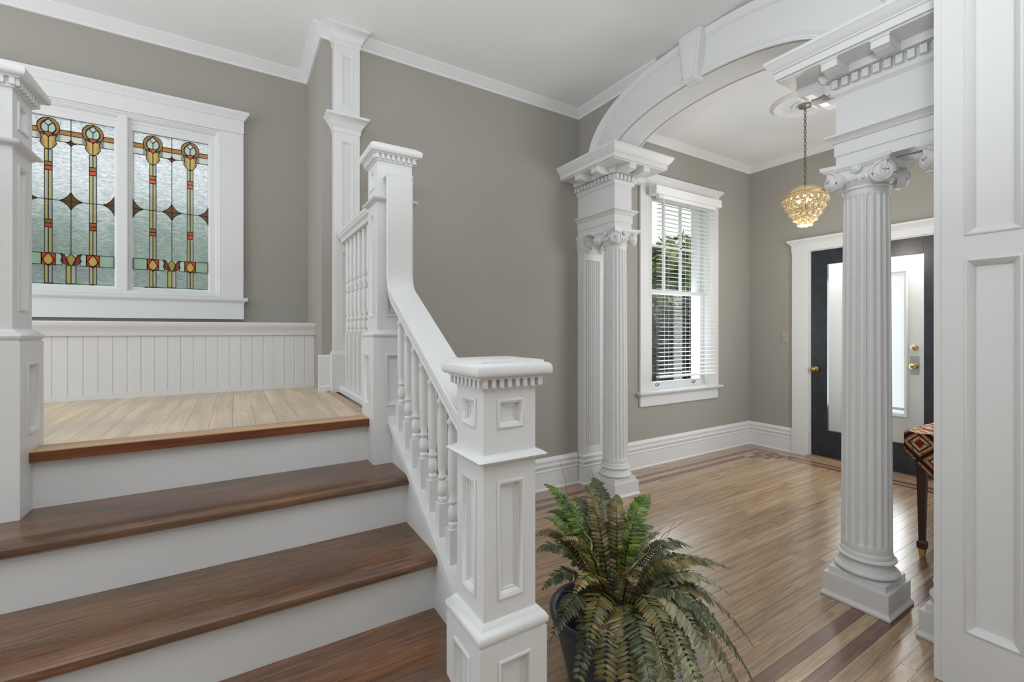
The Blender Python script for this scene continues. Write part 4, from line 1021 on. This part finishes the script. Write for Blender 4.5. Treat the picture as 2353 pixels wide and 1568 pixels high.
# ------------------------------------------------------------------ potted fern
FX, FY = 1.215, 1.30
pot = thing('plant_pot', 'round blue-grey glazed pot holding the fern', 'pot', (FX, FY, 0))
MB().lathe([(.001,0),(.125,0),(.132,.006),(.155,.10),(.180,.20),(.190,.245),(.196,.25),(.205,.258),(.206,.272),(.200,.28),(.190,.28),(.180,.272),(.176,.25),(.001,.25)], 48).build('vessel', 'pot_glaze', pot, local=True, smooth=45)
MB().lathe([(.001,.262),(.06,.27),(.12,.262),(.176,.248)], 24, cap=False).build('soil', 'pot_soil', pot, local=True, smooth=60)
fern = thing('fern', 'bushy artificial fern with arching green and bronze fronds and curly twigs', 'fern', (FX, FY, .26))
def frond(tip, rise, m, wid, base=(0,0), seed=0):
    rnd = random.Random(seed)
    P0 = Vector((FX+.035+base[0], FY-.025+base[1], .27)); P2 = Vector(tip); mid = P0.lerp(P2, .45); mid.z = max(P0.z, P2.z)*.55+(P0.z+P2.z)*.225+rise
    n = 44; C = []
    for i in range(n+1):
        u = i/n; C.append(P0*(1-u)**2+mid*2*u*(1-u)+P2*u*u)
    Ln = sum((C[i+1]-C[i]).length for i in range(n))
    b = MB(); lv_ = MB(); b.tube(C, .0034, 5, .0008)
    npn = max(18, int(Ln*.88/.0128))
    for i in range(npn):
        u = .12+.88*i/npn; f = u*n; k = min(n-1, int(f)); p = C[k].lerp(C[k+1], f-k)
        d = (C[min(n,k+1)]-C[max(0,k-1)]).normalized()
        side = d.cross(Vector((0,0,1)))
        if side.length < .05: side = Vector((1,0,0))
        side.normalize(); nrm = side.cross(d).normalized()
        prof_ = min(1, (u-.08)/.2)**.6*(1-max(0,(u-.4)/.6)**1.8*.92)
        L_ = wid*prof_*rnd.uniform(.85,1.1)
        for sg in (-1, 1):
            wd = min(.0078, L_*.24+.0014)*rnd.uniform(.85,1.1)
            fwd = (.10+.38*u)+rnd.uniform(-.08,.08); dr = rnd.uniform(-.05,.3)
            ax = (side*sg+d*fwd-nrm*dr).normalized(); wv = (d-ax*d.dot(ax)).normalized()
            tw = rnd.uniform(-.15,.5); wv = (wv*math.cos(tw)+nrm*math.sin(tw)).normalized(); up = wv.cross(ax)*sg
            q = p+nrm*.0012
            a0 = q; a1 = q+ax*L_*.3; a2 = q+ax*L_*.72-nrm*L_*.05; a3 = q+ax*L_-nrm*L_*.14+d*L_*.08
            fo = nrm*wd*.3
            lv_.add([a0-wv*wd*.35, a0+wv*wd*.35, a1-wv*wd, a1+fo, a1+wv*wd, a2-wv*wd*.8, a2+fo*.8, a2+wv*wd*.9, a3],
                    [(0,3,2),(0,1,3),(1,4,3),(2,3,6,5),(3,4,7,6),(5,6,8),(6,7,8)])
    o = lv_.build('frond', m, fern, smooth=20)
    b.build('rachis', 'fern_rachis', o)
FR = [ # tip, rise, material, pinna length
 ((1.15,1.60,.68),.10,'fern_green',.058),((1.44,1.60,.66),.10,'fern_dark',.066),((1.45,1.46,.62),.10,'fern_olive',.045),((1.57,1.38,.62),.14,'fern_green',.058),
 ((1.42,1.64,.50),.16,'fern_green',.045),((1.05,1.47,.60),.10,'fern_green',.05),((.97,1.42,.50),.16,'fern_dark',.064),((.95,1.34,.40),.18,'fern_dark',.06),
 ((.97,1.24,.62),.12,'fern_tan',.055),((1.70,1.26,.40),.20,'fern_dark',.064),((1.68,1.06,.40),.18,'fern_olive',.058),((1.58,1.00,.36),.20,'fern_grey',.055),
 ((1.60,.90,.04),.36,'fern_dark',.068),((1.47,.86,.08),.36,'fern_olive',.070),((1.26,.84,.06),.36,'fern_grey',.068),((1.54,.97,.18),.28,'fern_green',.056),
 ((1.14,.86,.04),.36,'fern_olive',.070),((1.02,.95,.02),.38,'fern_olive',.072),((.95,1.02,.02),.38,'fern_olive',.070),((.92,1.12,.12),.32,'fern_dark',.064),
 ((.94,1.14,.49),.14,'fern_tan',.052),((.90,1.22,.30),.24,'fern_dark',.068),((1.12,1.02,.57),.06,'fern_grey',.036),((1.36,.86,.16),.34,'fern_grey',.066),
 ((1.66,.96,.16),.32,'fern_olive',.066),((1.64,1.42,.44),.20,'fern_green',.056),((1.20,1.66,.52),.20,'fern_green',.055),((1.06,1.56,.48),.20,'fern_olive',.055),
 ((1.30,1.50,.68),.06,'fern_olive',.04),((1.12,1.36,.64),.05,'fern_green',.04),((1.38,1.16,.58),.08,'fern_grey',.04),((1.52,1.55,.42),.24,'fern_dark',.06),((1.42,1.08,.46),.16,'fern_olive',.05),((1.18,1.10,.46),.16,'fern_tan',.05),
 ((1.06,.90,.16),.30,'fern_dark',.062),((1.20,.92,.24),.30,'fern_olive',.062),((1.40,.92,.30),.26,'fern_dark',.060),((1.56,1.12,.30),.26,'fern_dark',.062),((1.72,1.16,.34),.22,'fern_olive',.060),((1.34,1.62,.58),.14,'fern_dark',.06),((.98,1.12,.30),.26,'fern_olive',.064),((1.30,.88,.10),.36,'fern_olive',.068)]
for i, (tip, rise, m, wd) in enumerate(FR):
    a = math.atan2(tip[1]-FY, tip[0]-FX); rr = .03+.03*((i*7) % 5)/5
    frond(tip, rise, m, wd, (rr*math.cos(a), rr*math.sin(a)), i)
# curly twigs and dried stems
def twig(tip, base, seed, m='twig_bark', r=.0022):
    rnd = random.Random(seed); P0 = Vector((FX+base[0],FY+base[1],.30)); P1 = Vector(tip); pts = []
    for i in range(15):
        u = i/14; p = P0.lerp(P1, u); a = .014*math.sin(u*9+seed)*(.3+u)
        pts.append(p+Vector((a+rnd.uniform(-.004,.004), .012*math.cos(u*8+seed*2)*(.3+u)+rnd.uniform(-.004,.004), .02*math.sin(u*PI))))
    MB().tube(pts, r, 5, .0007).build('twig', m, fern)
for i, (tip, bs) in enumerate([((1.23,1.60,.76),(0,.04)),((1.20,1.57,.66),(.01,.03)),((1.41,1.55,.71),(.03,.04)),((1.39,1.50,.68),(.02,.03)),((1.58,1.20,.59),(.06,-.02)),((1.54,1.22,.56),(.05,-.03)),((1.50,1.25,.54),(.05,-.01)),((1.46,1.08,.46),(.05,-.06))]):
    twig(tip, bs, i)
for i, (tip, bs) in enumerate([((1.33,1.17,.55),(.04,-.05)),((1.20,1.40,.58),(-.02,.02)),((1.27,1.43,.60),(.02,.04))]): twig(tip, bs, i+20, 'dried_stem', .006)

# ------------------------------------------------------------------ outside the windows
GZ = -.55
g = MB().add([(-14,YS+.4,GZ),(40,YS+.4,GZ),(40,45,GZ),(-14,45,GZ)], [(0,1,2,3)]).build('lawn', 'lawn'); tag(g, 'green lawn outside the sash window', 'lawn', kind='stuff')
def leaf_cloud(mb, c, rx, ry, rz, n, size, seed, shell=.55):
    rnd = random.Random(seed)
    for _ in range(n):
        while True:
            p = Vector((rnd.uniform(-1,1),rnd.uniform(-1,1),rnd.uniform(-1,1)))
            if shell < p.length < 1: break
        q = Vector((c[0]+p.x*rx, c[1]+p.y*ry, c[2]+p.z*rz))
        a = Vector((rnd.gauss(0,1),rnd.gauss(0,1),rnd.gauss(0,.7))).normalized(); b_ = a.cross(Vector((rnd.gauss(0,1),rnd.gauss(0,1),rnd.gauss(0,1)))).normalized()
        s = size*rnd.uniform(.6,1.3)
        mb.add([q-a*s, q-b_*s*.38, q+a*s, q+b_*s*.38], [(0,1,2,3)])
def bush(name, label, cat, x, y, h, r, m, n, size, seed, trunk=.3, lobes=5, group=None):
    t = thing(name, label, cat, (x,y,GZ), group)
    rnd = random.Random(seed); mb = MB()
    for i in range(lobes):
        a = rnd.uniform(0,2*PI); rr = r*rnd.uniform(.1,.5); zz = GZ+h*(trunk+(1-trunk)*rnd.uniform(.25,.75))
        leaf_cloud(mb, (x+rr*math.cos(a), y+rr*math.sin(a), zz), r*.62, r*.62, h*(1-trunk)*.34, n//lobes, size, seed*31+i)
    leaf_cloud(mb, (x,y,GZ+h*(trunk+(1-trunk)*.5)), r*.8, r*.8, h*(1-trunk)*.48, n//2, size, seed*77)
    f = mb.build('foliage', m, t); f['kind'] = 'stuff'
    b = MB()
    for i in range(4):
        a = rnd.uniform(0,2*PI); b.tube([(x,y,GZ-.02),(x+.2*r*math.cos(a),y+.2*r*math.sin(a),GZ+h*.35),(x+.5*r*math.cos(a),y+.5*r*math.sin(a),GZ+h*.75)], .03*h/2, 6, .008)
    b.build('trunk', 'twig_bark', t)
bush('shrub', 'dark leafy shrub growing close outside the sash window', 'shrub', 6.3, 4.9, 2.5, .95, 'shrub_leaf', 1900, .085, 3, .2, 8)
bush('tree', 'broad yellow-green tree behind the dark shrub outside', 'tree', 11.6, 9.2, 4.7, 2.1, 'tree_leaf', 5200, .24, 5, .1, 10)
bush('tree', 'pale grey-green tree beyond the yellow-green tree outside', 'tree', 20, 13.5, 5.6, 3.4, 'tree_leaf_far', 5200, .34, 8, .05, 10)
bush('hedge', 'tall green hedge outside the leaded window', 'hedge', -1.4, 6.4, 3.25, 2.4, 'hedge_leaf', 7200, .15, 11, 0, 10)
bw = MB().box(11.8, 17, 6.6, 6.9, GZ+.002, .95).build('garden_wall', 'brick_wall_far'); tag(bw, 'low salmon-coloured brick wall beyond the shrub outside', 'wall')
